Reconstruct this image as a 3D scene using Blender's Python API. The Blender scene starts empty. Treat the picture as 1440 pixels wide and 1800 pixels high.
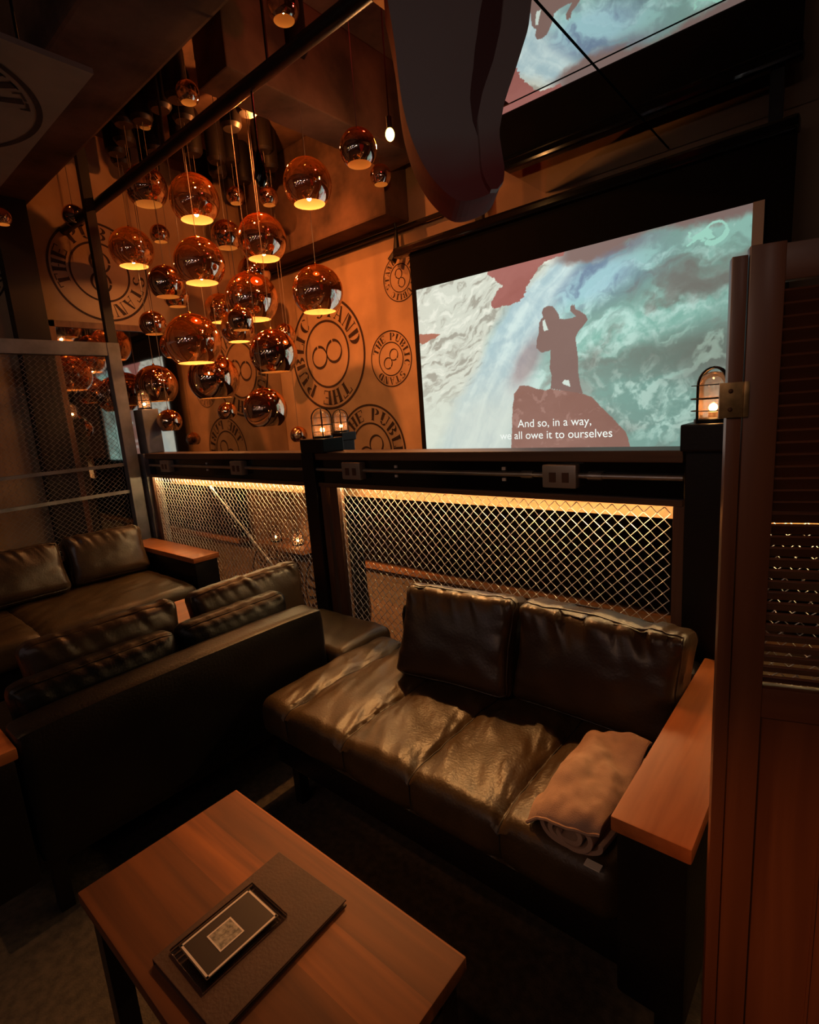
import bpy, bmesh, math, random
import numpy as np
from mathutils import Vector, Matrix, noise

# ------------------------------------------------------------------ camera, world, lights, exposure
SC = bpy.context.scene
COL = SC.collection
random.seed(4)

def cam_basis(yaw, pit, rol):
    F = Vector((-math.sin(yaw)*math.cos(pit), math.cos(yaw)*math.cos(pit), -math.sin(pit)))
    r = Vector((math.cos(yaw), math.sin(yaw), 0)); u = r.cross(F)
    R = r*math.cos(rol) + u*math.sin(rol); U = -r*math.sin(rol) + u*math.cos(rol)
    return Matrix((R, U, -F)).transposed().to_4x4()
cd = bpy.data.cameras.new('camera'); cam = bpy.data.objects.new('camera', cd); COL.objects.link(cam)
cam.matrix_world = Matrix.Translation((0, 0, 1.45)) @ cam_basis(math.radians(40.955), math.radians(10.814), math.radians(-4.193))
cd.sensor_fit = 'HORIZONTAL'; cd.sensor_width = 36; cd.lens = 938.87/1440*36; cd.clip_start = .02; cd.clip_end = 60
SC.camera = cam
SC.view_settings.view_transform = 'Standard'; SC.view_settings.look = 'None'
SC.view_settings.exposure = 0.0; SC.view_settings.gamma = 1.0; SC.view_settings.use_curve_mapping = False
try:
    SC.cycles.use_denoising = True; SC.cycles.sample_clamp_indirect = 3.0; SC.cycles.max_bounces = 10
    SC.cycles.transparent_max_bounces = 24; SC.cycles.glossy_bounces = 6; SC.cycles.caustics_reflective = False
except Exception:
    pass
w = bpy.data.worlds.new('world'); SC.world = w; w.use_nodes = True
w.node_tree.nodes['Background'].inputs[0].default_value = (.35, .16, .10, 1)
w.node_tree.nodes['Background'].inputs[1].default_value = .012

def light(name, kind, loc, power, color, size=.05, aim=None, spot=None, blend=.6, sy=None):
    d = bpy.data.lights.new(name, kind); o = bpy.data.objects.new(name, d); COL.objects.link(o)
    d.energy = power; d.color = color; o.location = loc
    if kind == 'AREA':
        d.size = size
        if sy: d.shape = 'RECTANGLE'; d.size_y = sy
    else: d.shadow_soft_size = size
    if kind == 'SPOT': d.spot_size = math.radians(spot); d.spot_blend = blend
    if aim is not None:
        v = Vector(aim) - Vector(loc); o.rotation_euler = v.to_track_quat('-Z', 'Y').to_euler()
    return o
WARM = (1, .50, .18); AMBER = (1, .62, .28); ORANGE = (1, .36, .10)
# the bare bulb over the void lights the seats from behind the cushions
light('bare_bulb_light', 'POINT', (-2.17, 2.57, 2.93), 11, (1, .42, .13), .02)
light('seat_spot', 'SPOT', (-2.0, 2.55, 3.1), 290, (1, .46, .14), .03, (-1.15, 1.10, .42), 32, 1)
light('arm_spot', 'SPOT', (-1.95, 2.35, 2.8), 75, (1, .34, .09), .03, (-.32, 1.15, .6), 20, 1)
light('table_spot', 'SPOT', (-1.9, 1.3, 3.0), 24, (1, .30, .05), .03, (-1.15, .66, .45), 17, 1)
light('left_sofa_spot', 'SPOT', (-2.7, 2.3, 3.0), 110, (1, .46, .14), .03, (-3.75, 1.68, .55), 20, 1)
light('shutter_spot', 'SPOT', (-.5, -.9, 2.3), 90, (1, .32, .065), .05, (.12, .95, .42), 20, 1)
light('floor_spot', 'SPOT', (-1.7, -.6, 2.8), 40, (1, .50, .20), .05, (-1.85, .02, 0), 26, 1)
light('aisle_spot', 'SPOT', (-1.0, -.4, 2.8), 16, (1, .46, .18), .05, (-1.0, .85, 0), 22, 1)
# the void
light('wall_fill', 'SPOT', (-3.3, 2.1, 3.4), 250, (1, .275, .06), .02, (-4.3, 3.85, 1.55), 92, 1)  # added spot carrying the chandelier's glow onto the far wall, no fixture there
light('chandelier_top', 'POINT', (-3.6, 2.75, 3.5), 30, (1, .27, .055), .02)
light('lower_lamp', 'POINT', (-4.90, 3.66, .075), 12, (1, .46, .16), .012)
light('lower_wash', 'SPOT', (-3.0, 2.1, .9), 60, (1, .42, .15), .01, (-4.4, 3.85, -.6), 70, 1)
light('red_lamp', 'POINT', (-1.95, 2.5, 3.5), 4, (1, .04, .03), .04)
light('cushion_fill', 'SPOT', (-.2, -1.4, 2.6), 22, (1, .52, .26), .06, (-.85, 1.62, .75), 44, 1)  # added fill for the cushion fronts, stands in for the room's ambient light
light('partition_fill', 'SPOT', (-1.6, -1.6, 2.5), 11, (.80, .82, .95), .06, (-4.3, 1.2, 1.6), 46, 1)  # added cool fill so the steel frame and mesh read, no real source
light('sculpture_fill', 'SPOT', (-.3, -.3, 2.6), 9, (1, .75, .68), .05, (-1.15, 1.75, 2.5), 40, 1)  # added fill on the hanging form's face, no real source
# the bar behind the photographer: small ceiling lamps that show in the globes and the glass
for k, (x, y, z, p, c) in enumerate([(.4, -2.0, 2.5, 5, (1, .75, .65)), (-.9, -2.6, 2.6, 4, (1, .7, .8)), (-2.4, -2.2, 2.6, 4, AMBER),
                                     (1.0, -1.0, 2.6, 2, (1, .7, .6)), (-3.6, -1.8, 2.6, 4, WARM), (-1.6, -1.6, 2.7, 2, (.9, .8, 1))]):
    light('bar_lamp', 'POINT', (x, y, z), p, c, .03)
for k in range(14):
    light('bar_lamp', 'POINT', (-3.8+k*.36, -1.9-.25*(k*7 % 5), 1.7+.22*(k*5 % 4)), .7, ((1, .9, .85), (1, .6, .3), (1, .85, .95))[k % 3], .025)

# ------------------------------------------------------------------ materials
def node_mat(name):
    m = bpy.data.materials.new(name); m.use_nodes = True
    nt = m.node_tree; b = nt.nodes['Principled BSDF']
    return m, nt, b
def mat(name, color, rough=.5, metal=0, var=.0, vscale=6, bump=0, bscale=60, spec=.5, stretch=(1, 1, 1), coat=0, color2=None, detail=6):
    m, nt, b = node_mat(name)
    b.inputs['Base Color'].default_value = (*color, 1); b.inputs['Roughness'].default_value = rough
    b.inputs['Metallic'].default_value = metal; b.inputs['Specular IOR Level'].default_value = spec
    b.inputs['Coat Weight'].default_value = coat; b.inputs['Coat Roughness'].default_value = .15
    tc = nt.nodes.new('ShaderNodeTexCoord'); mp = nt.nodes.new('ShaderNodeMapping'); mp.inputs['Scale'].default_value = stretch
    nt.links.new(tc.outputs['Object'], mp.inputs['Vector'])
    if var or color2:
        n = nt.nodes.new('ShaderNodeTexNoise'); n.inputs['Scale'].default_value = vscale; n.inputs['Detail'].default_value = detail
        nt.links.new(mp.outputs[0], n.inputs['Vector'])
        cr = nt.nodes.new('ShaderNodeValToRGB'); cr.color_ramp.elements[0].position = .35; cr.color_ramp.elements[1].position = .65
        c2 = color2 or tuple(min(1, c*(1+var)) for c in color); c1 = color if color2 else tuple(c*(1-var) for c in color)
        cr.color_ramp.elements[0].color = (*c1, 1); cr.color_ramp.elements[1].color = (*c2, 1)
        nt.links.new(n.outputs['Fac'], cr.inputs['Fac']); nt.links.new(cr.outputs[0], b.inputs['Base Color'])
    if bump:
        n = nt.nodes.new('ShaderNodeTexNoise'); n.inputs['Scale'].default_value = bscale; n.inputs['Detail'].default_value = 8
        nt.links.new(mp.outputs[0], n.inputs['Vector'])
        bp = nt.nodes.new('ShaderNodeBump'); bp.inputs['Strength'].default_value = bump; bp.inputs['Distance'].default_value = .01
        nt.links.new(n.outputs['Fac'], bp.inputs['Height']); nt.links.new(bp.outputs[0], b.inputs['Normal'])
    return m
def emat(name, color, strength):
    m, nt, b = node_mat(name)
    b.inputs['Base Color'].default_value = (0, 0, 0, 1)
    b.inputs['Emission Color'].default_value = (*color, 1); b.inputs['Emission Strength'].default_value = strength
    return m
def glassy(name, tint, gloss_col, rough, gloss_fac, fres=1.3, haze=0):
    m = bpy.data.materials.new(name); m.use_nodes = True; nt = m.node_tree; nt.nodes.clear()
    o = nt.nodes.new('ShaderNodeOutputMaterial'); mx = nt.nodes.new('ShaderNodeMixShader'); t = nt.nodes.new('ShaderNodeBsdfTransparent')
    g = nt.nodes.new('ShaderNodeBsdfGlossy'); t.inputs[0].default_value = (*tint, 1); g.inputs[0].default_value = (*gloss_col, 1)
    g.inputs['Roughness'].default_value = rough
    lw = nt.nodes.new('ShaderNodeLayerWeight'); lw.inputs['Blend'].default_value = .35
    ma = nt.nodes.new('ShaderNodeMath'); ma.operation = 'MULTIPLY_ADD'; ma.inputs[1].default_value = fres; ma.inputs[2].default_value = gloss_fac; ma.use_clamp = True
    nt.links.new(lw.outputs['Fresnel'], ma.inputs[0]); nt.links.new(ma.outputs[0], mx.inputs[0])
    if haze:
        tl = nt.nodes.new('ShaderNodeBsdfTranslucent'); tl.inputs[0].default_value = (.9, .55, .42, 1); m2 = nt.nodes.new('ShaderNodeMixShader')
        tc = nt.nodes.new('ShaderNodeTexCoord'); nz = nt.nodes.new('ShaderNodeTexNoise'); nz.inputs['Scale'].default_value = 90; nt.links.new(tc.outputs['Object'], nz.inputs['Vector'])
        mh = nt.nodes.new('ShaderNodeMath'); mh.operation = 'MULTIPLY'; mh.inputs[1].default_value = haze*2; nt.links.new(nz.outputs['Fac'], mh.inputs[0]); nt.links.new(mh.outputs[0], m2.inputs[0])
        nt.links.new(t.outputs[0], m2.inputs[1]); nt.links.new(tl.outputs[0], m2.inputs[2]); t = m2
    nt.links.new(t.outputs[0], mx.inputs[1]); nt.links.new(g.outputs[0], mx.inputs[2]); nt.links.new(mx.outputs[0], o.inputs[0])
    return m
def wood(name, c1, c2, rough=.4, axis='X', scale=3.0, coat=0.0, planks=None):
    m, nt, b = node_mat(name)
    tc = nt.nodes.new('ShaderNodeTexCoord'); mp = nt.nodes.new('ShaderNodeMapping')
    s = {'X': (.6, 9, 9), 'Y': (9, .6, 9), 'Z': (9, 9, .6)}[axis]; mp.inputs['Scale'].default_value = s
    nt.links.new(tc.outputs['Object'], mp.inputs['Vector'])
    n = nt.nodes.new('ShaderNodeTexNoise'); n.inputs['Scale'].default_value = scale; n.inputs['Detail'].default_value = 9; n.inputs['Distortion'].default_value = .6
    nt.links.new(mp.outputs[0], n.inputs['Vector'])
    cr = nt.nodes.new('ShaderNodeValToRGB'); cr.color_ramp.elements[0].position = .3; cr.color_ramp.elements[1].position = .7
    cr.color_ramp.elements[0].color = (*c1, 1); cr.color_ramp.elements[1].color = (*c2, 1)
    nt.links.new(n.outputs['Fac'], cr.inputs['Fac']); nt.links.new(cr.outputs[0], b.inputs['Base Color'])
    if planks:
        ax, pitch = planks
        sp = nt.nodes.new('ShaderNodeSeparateXYZ'); nt.links.new(tc.outputs['Object'], sp.inputs[0])
        d = nt.nodes.new('ShaderNodeMath'); d.operation = 'DIVIDE'; d.inputs[1].default_value = pitch; nt.links.new(sp.outputs[ax], d.inputs[0])
        fl = nt.nodes.new('ShaderNodeMath'); fl.operation = 'FLOOR'; nt.links.new(d.outputs[0], fl.inputs[0])
        wn = nt.nodes.new('ShaderNodeTexWhiteNoise'); wn.noise_dimensions = '1D'; nt.links.new(fl.outputs[0], wn.inputs['W'])
        ma = nt.nodes.new('ShaderNodeMath'); ma.operation = 'MULTIPLY_ADD'; ma.inputs[1].default_value = .75; ma.inputs[2].default_value = .5; nt.links.new(wn.outputs['Value'], ma.inputs[0])
        mx = nt.nodes.new('ShaderNodeVectorMath'); mx.operation = 'SCALE'; nt.links.new(cr.outputs[0], mx.inputs[0]); nt.links.new(ma.outputs[0], mx.inputs['Scale'])
        nt.links.new(mx.outputs[0], b.inputs['Base Color'])
    bp = nt.nodes.new('ShaderNodeBump'); bp.inputs['Strength'].default_value = .15; bp.inputs['Distance'].default_value = .004
    nt.links.new(n.outputs['Fac'], bp.inputs['Height']); nt.links.new(bp.outputs[0], b.inputs['Normal'])
    b.inputs['Roughness'].default_value = rough; b.inputs['Coat Weight'].default_value = coat; b.inputs['Coat Roughness'].default_value = .2
    return m

M = {}
M['plaster'] = mat('plaster', (.40, .26, .155), .8, var=.16, vscale=2.5, bump=.25, bscale=18)
M['concrete'] = mat('concrete', (.22, .16, .115), .85, var=.35, vscale=3.5, bump=.5, bscale=10)
M['ceil'] = mat('ceiling_concrete', (.11, .062, .042), .9, var=.6, vscale=2.6, bump=.6, bscale=7)
M['dark'] = mat('dark_paint', (.012, .009, .008), .6, var=.2)
M['carpet'] = mat('carpet', (.075, .052, .034), .95, var=.3, vscale=40, bump=.4, bscale=200)
M['paint'] = mat('stencil_paint', (.026, .010, .007), .8, var=.3, vscale=30)
M['mirror'] = mat('mirror_silver', (.80, .80, .80), .015, 1)
M['mirrorL'] = mat('aged_mirror', (.50, .47, .45), .03, 1, var=.12, vscale=3)
M['black_metal'] = mat('black_metal', (.012, .010, .010), .42, .3, bump=.05, bscale=90)
M['grey_metal'] = mat('grey_metal', (.20, .20, .215), .5, .4, var=.25, vscale=8)
M['gloss_black'] = mat('gloss_black', (.006, .005, .005), .12, 0, spec=.6)
M['fabric_black'] = mat('black_screen_cloth', (.0045, .004, .004), .9, var=.15, spec=.15)
M['galv'] = mat('galvanised_steel', (.52, .50, .47), .35, .9, var=.1, vscale=12)
M['wire'] = mat('mesh_wire', (.82, .80, .76), .42, .45)
M['wire_dark'] = mat('expanded_mesh_wire', (.36, .32, .29), .5, .5)
M['leather'] = mat('olive_black_leather', (.058, .033, .014), .38, 0, var=.2, vscale=9, bump=.14, bscale=130, spec=.42)
M['leather_black'] = mat('black_leather', (.008, .006, .006), .38, 0, var=.3, vscale=7, bump=.15, bscale=120, spec=.35)
M['leather_cush'] = mat('cushion_leather', (.046, .026, .014), .34, 0, var=.2, vscale=7, bump=.12, bscale=110, spec=.5)
M['arm_wood'] = wood('arm_wood', (.38, .105, .026), (.54, .165, .045), .46, 'Y', 3.2)
M['table_wood'] = wood('table_wood', (.12, .030, .006), (.34, .095, .016), .62, 'X', 2.2, 0, planks=(1, .0975))
M['rail_wood'] = wood('rail_wood', (.10, .050, .025), (.17, .09, .045), .45, 'X', 3)
M['frame_wood'] = wood('frame_wood', (.12, .055, .030), (.20, .10, .055), .5, 'Z', 3)
M['shutter'] = wood('shutter_wood', (.12, .040, .017), (.20, .070, .028), .36, 'Z', 2.5, .15)
M['shutter_x'] = wood('shutter_wood_cross', (.11, .036, .016), (.17, .058, .025), .38, 'X', 2.5, .15)
M['brass'] = mat('worn_brass', (.42, .27, .12), .42, .85, var=.25, vscale=60)
M['plate'] = mat('outlet_plate', (.42, .36, .30), .4, .55, var=.08)
M['cord'] = mat('lamp_cord', (.16, .12, .10), .6)
M['socket'] = mat('outlet_socket', (.10, .045, .02), .5)
M['screw'] = mat('pale_bracket', (.66, .60, .55), .5)
M['led'] = emat('led_strip', (1, .64, .27), 80)
M['bulb'] = emat('bulb_glow', (1, .50, .16), 60)
M['bulb_c'] = emat('copper_bulb_glow', (1, .46, .13), 130)
M['bare'] = emat('bare_bulb_glow', (1, .60, .14), 8)
M['glass'] = glassy('lantern_glass', (.93, .86, .82), (1, .9, .85), .08, .05, .8, haze=.22)
M['acrylic'] = glassy('acrylic', (.92, .90, .90), (1, 1, 1), .06, .04, .9)
M['blanket'] = mat('blanket_fleece', (.44, .27, .19), .95, var=.08, vscale=30, bump=.25, bscale=400)
M['blanket_tag'] = mat('blanket_tag', (.75, .66, .55), .8)
M['menu'] = mat('menu_cover', (.060, .020, .011), .6, var=.12, vscale=20, bump=.1, bscale=150)
M['page'] = mat('menu_pages', (.30, .22, .16), .8)
M['card'] = mat('printed_card', (.030, .018, .018), .4)
M['card_white'] = mat('card_white_ink', (.72, .58, .50), .6)
M['card_grey'] = mat('card_grey_ink', (.30, .25, .20), .7, var=.5, vscale=120)
M['sculpt'] = mat('red_lacquer', (.20, .014, .010), .75, var=.25, vscale=4, spec=.1)
M['sculpt_grey'] = mat('grey_face', (.20, .15, .14), .6, var=.25, vscale=3)
def fade_face():
    m, nt, b = node_mat('red_with_grey_sheen'); tc = nt.nodes.new('ShaderNodeTexCoord'); sp = nt.nodes.new('ShaderNodeSeparateXYZ'); nt.links.new(tc.outputs['Object'], sp.inputs[0])
    nz = nt.nodes.new('ShaderNodeTexNoise'); nz.inputs['Scale'].default_value = 4; nt.links.new(tc.outputs['Object'], nz.inputs['Vector'])
    ad = nt.nodes.new('ShaderNodeMath'); ad.operation = 'MULTIPLY_ADD'; ad.inputs[1].default_value = .14; nt.links.new(nz.outputs['Fac'], ad.inputs[0]); nt.links.new(sp.outputs[2], ad.inputs[2])
    cr = nt.nodes.new('ShaderNodeValToRGB'); cr.color_ramp.elements[0].position = .13; cr.color_ramp.elements[1].position = .30
    cr.color_ramp.elements[0].color = (.17, .016, .014, 1); cr.color_ramp.elements[1].color = (.20, .155, .145, 1); nt.links.new(ad.outputs[0], cr.inputs[0]); nt.links.new(cr.outputs[0], b.inputs['Base Color'])
    b.inputs['Roughness'].default_value = .55; return m
M['sculpt_face'] = fade_face()  # red gloss with its grey reflected sheen painted into the upper colour
M['sculpt_dark'] = mat('shaded_red', (.05, .007, .006), .6)  # darker copy of the red, shade of the hollow put into the colour
M['board'] = mat('ceiling_board', (.30, .225, .18), .6, var=.08)
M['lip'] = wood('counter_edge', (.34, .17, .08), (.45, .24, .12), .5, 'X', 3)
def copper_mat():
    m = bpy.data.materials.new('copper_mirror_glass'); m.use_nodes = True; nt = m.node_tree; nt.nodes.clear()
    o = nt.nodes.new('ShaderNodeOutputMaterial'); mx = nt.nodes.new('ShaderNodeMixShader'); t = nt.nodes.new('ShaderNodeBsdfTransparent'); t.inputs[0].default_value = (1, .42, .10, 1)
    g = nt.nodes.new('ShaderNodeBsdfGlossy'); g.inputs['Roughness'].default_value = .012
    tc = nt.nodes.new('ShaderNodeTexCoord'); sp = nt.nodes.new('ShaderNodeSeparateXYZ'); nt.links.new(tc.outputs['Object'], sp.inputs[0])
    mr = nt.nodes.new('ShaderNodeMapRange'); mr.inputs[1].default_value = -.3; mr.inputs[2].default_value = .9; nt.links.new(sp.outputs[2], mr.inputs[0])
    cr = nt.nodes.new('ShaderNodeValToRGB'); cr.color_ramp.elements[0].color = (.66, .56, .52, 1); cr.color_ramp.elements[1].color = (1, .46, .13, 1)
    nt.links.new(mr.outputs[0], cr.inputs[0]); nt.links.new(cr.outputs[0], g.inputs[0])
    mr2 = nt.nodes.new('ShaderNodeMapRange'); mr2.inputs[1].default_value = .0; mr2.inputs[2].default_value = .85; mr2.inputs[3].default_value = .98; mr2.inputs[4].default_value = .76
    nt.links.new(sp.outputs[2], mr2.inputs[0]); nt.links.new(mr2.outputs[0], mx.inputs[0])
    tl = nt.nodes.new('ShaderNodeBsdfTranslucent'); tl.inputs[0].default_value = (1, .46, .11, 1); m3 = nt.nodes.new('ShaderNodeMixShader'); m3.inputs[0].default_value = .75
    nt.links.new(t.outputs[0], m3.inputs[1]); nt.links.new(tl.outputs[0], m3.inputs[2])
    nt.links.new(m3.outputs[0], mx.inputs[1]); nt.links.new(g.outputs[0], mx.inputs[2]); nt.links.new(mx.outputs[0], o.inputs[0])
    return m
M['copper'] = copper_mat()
def liner_mat():
    m = bpy.data.materials.new('gold_glass_lining'); m.use_nodes = True; nt = m.node_tree; nt.nodes.clear()
    o = nt.nodes.new('ShaderNodeOutputMaterial'); mx = nt.nodes.new('ShaderNodeMixShader'); t = nt.nodes.new('ShaderNodeBsdfTransparent'); t.inputs[0].default_value = (1, .55, .2, 1)
    d = nt.nodes.new('ShaderNodeBsdfPrincipled'); d.inputs['Base Color'].default_value = (.85, .55, .26, 1); d.inputs['Roughness'].default_value = .4; d.inputs['Metallic'].default_value = .1
    mx.inputs[0].default_value = .55
    nt.links.new(t.outputs[0], mx.inputs[1]); nt.links.new(d.outputs[0], mx.inputs[2]); nt.links.new(mx.outputs[0], o.inputs[0])
    return m
M['liner'] = liner_mat()

# ------------------------------------------------------------------ mesh helpers
def thing(name, label, cat, loc=(0, 0, 0), group=None, rot=(0, 0, 0)):
    o = bpy.data.objects.new(name, None); COL.objects.link(o); o.location = loc; o.rotation_euler = rot; o.empty_display_size = .05
    o['label'] = label; o['category'] = cat
    if group: o['group'] = group
    return o
def tag(o, label, cat, group=None, kind=None):
    o['label'] = label; o['category'] = cat
    if group: o['group'] = group
    if kind: o['kind'] = kind
    return o
def obj(name, bm, mats, parent=None, smooth=False, label=None):
    me = bpy.data.meshes.new(name); bm.normal_update(); bm.to_mesh(me); bm.free()
    for m in (mats if isinstance(mats, (list, tuple)) else [mats]): me.materials.append(M[m])
    if smooth:
        for p in me.polygons: p.use_smooth = True
        try: me.set_sharp_from_angle(angle=math.radians(40))
        except Exception: pass
    o = bpy.data.objects.new(name, me); COL.objects.link(o)
    if parent: o.parent = parent
    if label: o['label'] = label
    return o
def struct(name, bm, mats, parent=None, smooth=False):
    o = obj(name, bm, mats, parent, smooth); o['kind'] = 'structure'; return o
def box(bm, x0, x1, y0, y1, z0, z1, bev=0, mi=0, mtx=None, seg=2):
    r = bmesh.ops.create_cube(bm, size=1)
    vs = r['verts']
    for v in vs: v.co = Vector((x0+(v.co.x+.5)*(x1-x0), y0+(v.co.y+.5)*(y1-y0), z0+(v.co.z+.5)*(z1-z0)))
    fs = {f for v in vs for f in v.link_faces}
    for f in fs: f.material_index = mi
    if bev:
        es = list({e for v in vs for e in v.link_edges})
        rb = bmesh.ops.bevel(bm, geom=es, offset=bev, segments=seg, affect='EDGES', profile=.6)
        vs = list({v for f in rb['faces'] for v in f.verts} | {v for v in vs if v.is_valid})
        for f in rb['faces']: f.material_index = mi
    if mtx is not None:
        for v in vs: v.co = mtx @ v.co
    return bm
def B(*boxes, bev=0, mi=0):
    bm = bmesh.new()
    for b in boxes: box(bm, *b[:6], bev=(b[6] if len(b) > 6 else bev), mi=mi)
    return bm
def tube(bm, pts, r, seg=6, cap=True, closed=False, mi=0, radii=None):
    pts = [Vector(p) for p in pts]; n = len(pts); rings = []
    up0 = None
    for i, p in enumerate(pts):
        if closed: d = pts[(i+1) % n] - pts[i-1]
        else: d = pts[min(i+1, n-1)] - pts[max(i-1, 0)]
        d.normalize()
        if up0 is None: up0 = Vector((0, 0, 1)) if abs(d.z) < .9 else Vector((1, 0, 0))
        a = d.cross(up0); a.normalize(); b = a.cross(d); up0 = b if b.length > .1 else up0
        rr = radii[i] if radii else r
        rings.append([bm.verts.new(p + (a*math.cos(t) + b*math.sin(t))*rr) for t in (2*math.pi*k/seg for k in range(seg))])
    m = n if closed else n-1
    for i in range(m):
        A, C = rings[i], rings[(i+1) % n]
        for k in range(seg):
            f = bm.faces.new((A[k], A[(k+1) % seg], C[(k+1) % seg], C[k])); f.material_index = mi
    if cap and not closed:
        bm.faces.new(rings[0][::-1]).material_index = mi; bm.faces.new(rings[-1]).material_index = mi
    return bm
def lathe(bm, prof, seg=32, c=(0, 0, 0), mi=0, mis=None):
    rings = []; cx, cy, cz = c
    for r, z in prof:
        rings.append([bm.verts.new((cx+r*math.cos(2*math.pi*k/seg), cy+r*math.sin(2*math.pi*k/seg), cz+z)) for k in range(seg)] if r > 1e-6 else [bm.verts.new((cx, cy, cz+z))])
    for i in range(len(prof)-1):
        A, C = rings[i], rings[i+1]
        for k in range(seg):
            k2 = (k+1) % seg
            if len(A) == 1 and len(C) == 1: continue
            if len(A) == 1: f = bm.faces.new((A[0], C[k2], C[k]))
            elif len(C) == 1: f = bm.faces.new((A[k], A[k2], C[0]))
            else: f = bm.faces.new((A[k], A[k2], C[k2], C[k]))
            f.material_index = mis[i] if mis else mi
    return bm
def sub(bm, half, ns, disp):
    """closed box of half extents, gridded, each vertex moved by disp(q) where q is in -1..1"""
    hx, hy, hz = half; nx, ny, nz = ns; cache = {}
    def V(i, j, k):
        key = (i, j, k)
        if key not in cache:
            q = Vector((2*i/nx-1, 2*j/ny-1, 2*k/nz-1)); cache[key] = bm.verts.new(disp(q))
        return cache[key]
    def quad(a, b, c, d):
        try: bm.faces.new((a, b, c, d))
        except ValueError: pass
    for i in range(nx):
        for j in range(ny):
            quad(V(i, j, 0), V(i, j+1, 0), V(i+1, j+1, 0), V(i+1, j, 0)); quad(V(i, j, nz), V(i+1, j, nz), V(i+1, j+1, nz), V(i, j+1, nz))
        for k in range(nz):
            quad(V(i, 0, k), V(i+1, 0, k), V(i+1, 0, k+1), V(i, 0, k+1)); quad(V(i, ny, k), V(i, ny, k+1), V(i+1, ny, k+1), V(i+1, ny, k))
    for j in range(ny):
        for k in range(nz):
            quad(V(0, j, k), V(0, j, k+1), V(0, j+1, k+1), V(0, j+1, k)); quad(V(nx, j, k), V(nx, j+1, k), V(nx, j+1, k+1), V(nx, j, k+1))
    return bm
def rounded(q, half, r):
    p = Vector((q.x*half[0], q.y*half[1], q.z*half[2])); r = min(r, min(half)*.98)
    c = Vector([max(-(h-r), min(h-r, a)) for a, h in zip(p, half)]); d = p-c
    return c + d.normalized()*r if d.length > 1e-9 else p
def fb(v, o=4): return noise.fractal(v, 1.0, 2.1, o)

def cushion(name, size, mats, loc, rot, label, seed=0, wr=1.0, group=None, plump=.35, res=1.0, r=.05):
    """a stuffed leather cushion standing on its long edge: x width, y thickness, z height, origin at the bottom centre"""
    W, D, Hh = size; half = (W/2, D/2, Hh/2); s = Vector((seed*3.1, seed*1.7, seed*.9))
    def disp(q):
        p = rounded(q, half, r)
        e = (1-abs(q.x)**2.6)*(1-abs(q.z)**2.6)
        p.y += math.copysign(1, q.y)*abs(q.y)**.7*D*plump*.5*max(e, 0) if q.y else 0
        # corners pull in, edges bow
        p.x *= 1 - .035*(1-abs(q.z)**2)*abs(q.x) + .02*abs(q.z); p.z *= 1 - .03*(1-q.x*q.x)*(1 if q.z < 0 else -.6)
        # gathers below the top seam and along the sides
        top = math.exp(-((1-q.z)/.42)**2) * (1 if q.z > 0 else 0); sd = math.exp(-((1-abs(q.x))/.20)**2)
        g = fb(Vector((p.x*22+p.z*9, p.z*3.0, 0))+s, 2); g2 = fb(Vector((p.x*4, p.z*17+p.x*5, 5))+s, 2)
        soft = fb(Vector((p.x*4, p.y*4, p.z*5))+s, 3)
        a = (top*g*.030 + sd*g2*.012 + soft*.010)*wr
        n = Vector((0, math.copysign(1, q.y) if abs(q.y) > .5 else 0, 0)) if abs(q.z) < .98 else Vector((0, 0, math.copysign(.35, q.z)))
        p += n*a
        # piped seam set in from each face
        ed = max(abs(q.x), abs(q.z))
        if ed > .96 and abs(abs(q.y)-.72) < .14: p *= 1 - .02
        p.z += Hh/2
        return p
    bm = bmesh.new(); n = lambda L: max(6, int(L/.0085*res))
    sub(bm, half, (n(W), 12, n(Hh)), disp)
    o = obj(name, bm, mats, None, True); o.location = loc; o.rotation_euler = rot
    tag(o, label, 'cushion', group)
    # piping: the raised cord that runs round each face
    for sy in (-1, 1):
        pts = []
        N = 96
        for k in range(N):
            t = 2*math.pi*k/N; c, s_ = math.cos(t), math.sin(t); e = .28
            q = Vector((math.copysign(abs(c)**e, c), sy*.80, math.copysign(abs(s_)**e, s_)))
            mx = max(abs(q.x), abs(q.z)); q.x /= mx; q.z /= mx
            p = disp(Vector((q.x, sy*.78, q.z))); pts.append(p)
        b2 = bmesh.new(); tube(b2, pts, .0034, 5, closed=True); obj('piping', b2, mats, o, True)
    return o

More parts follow.
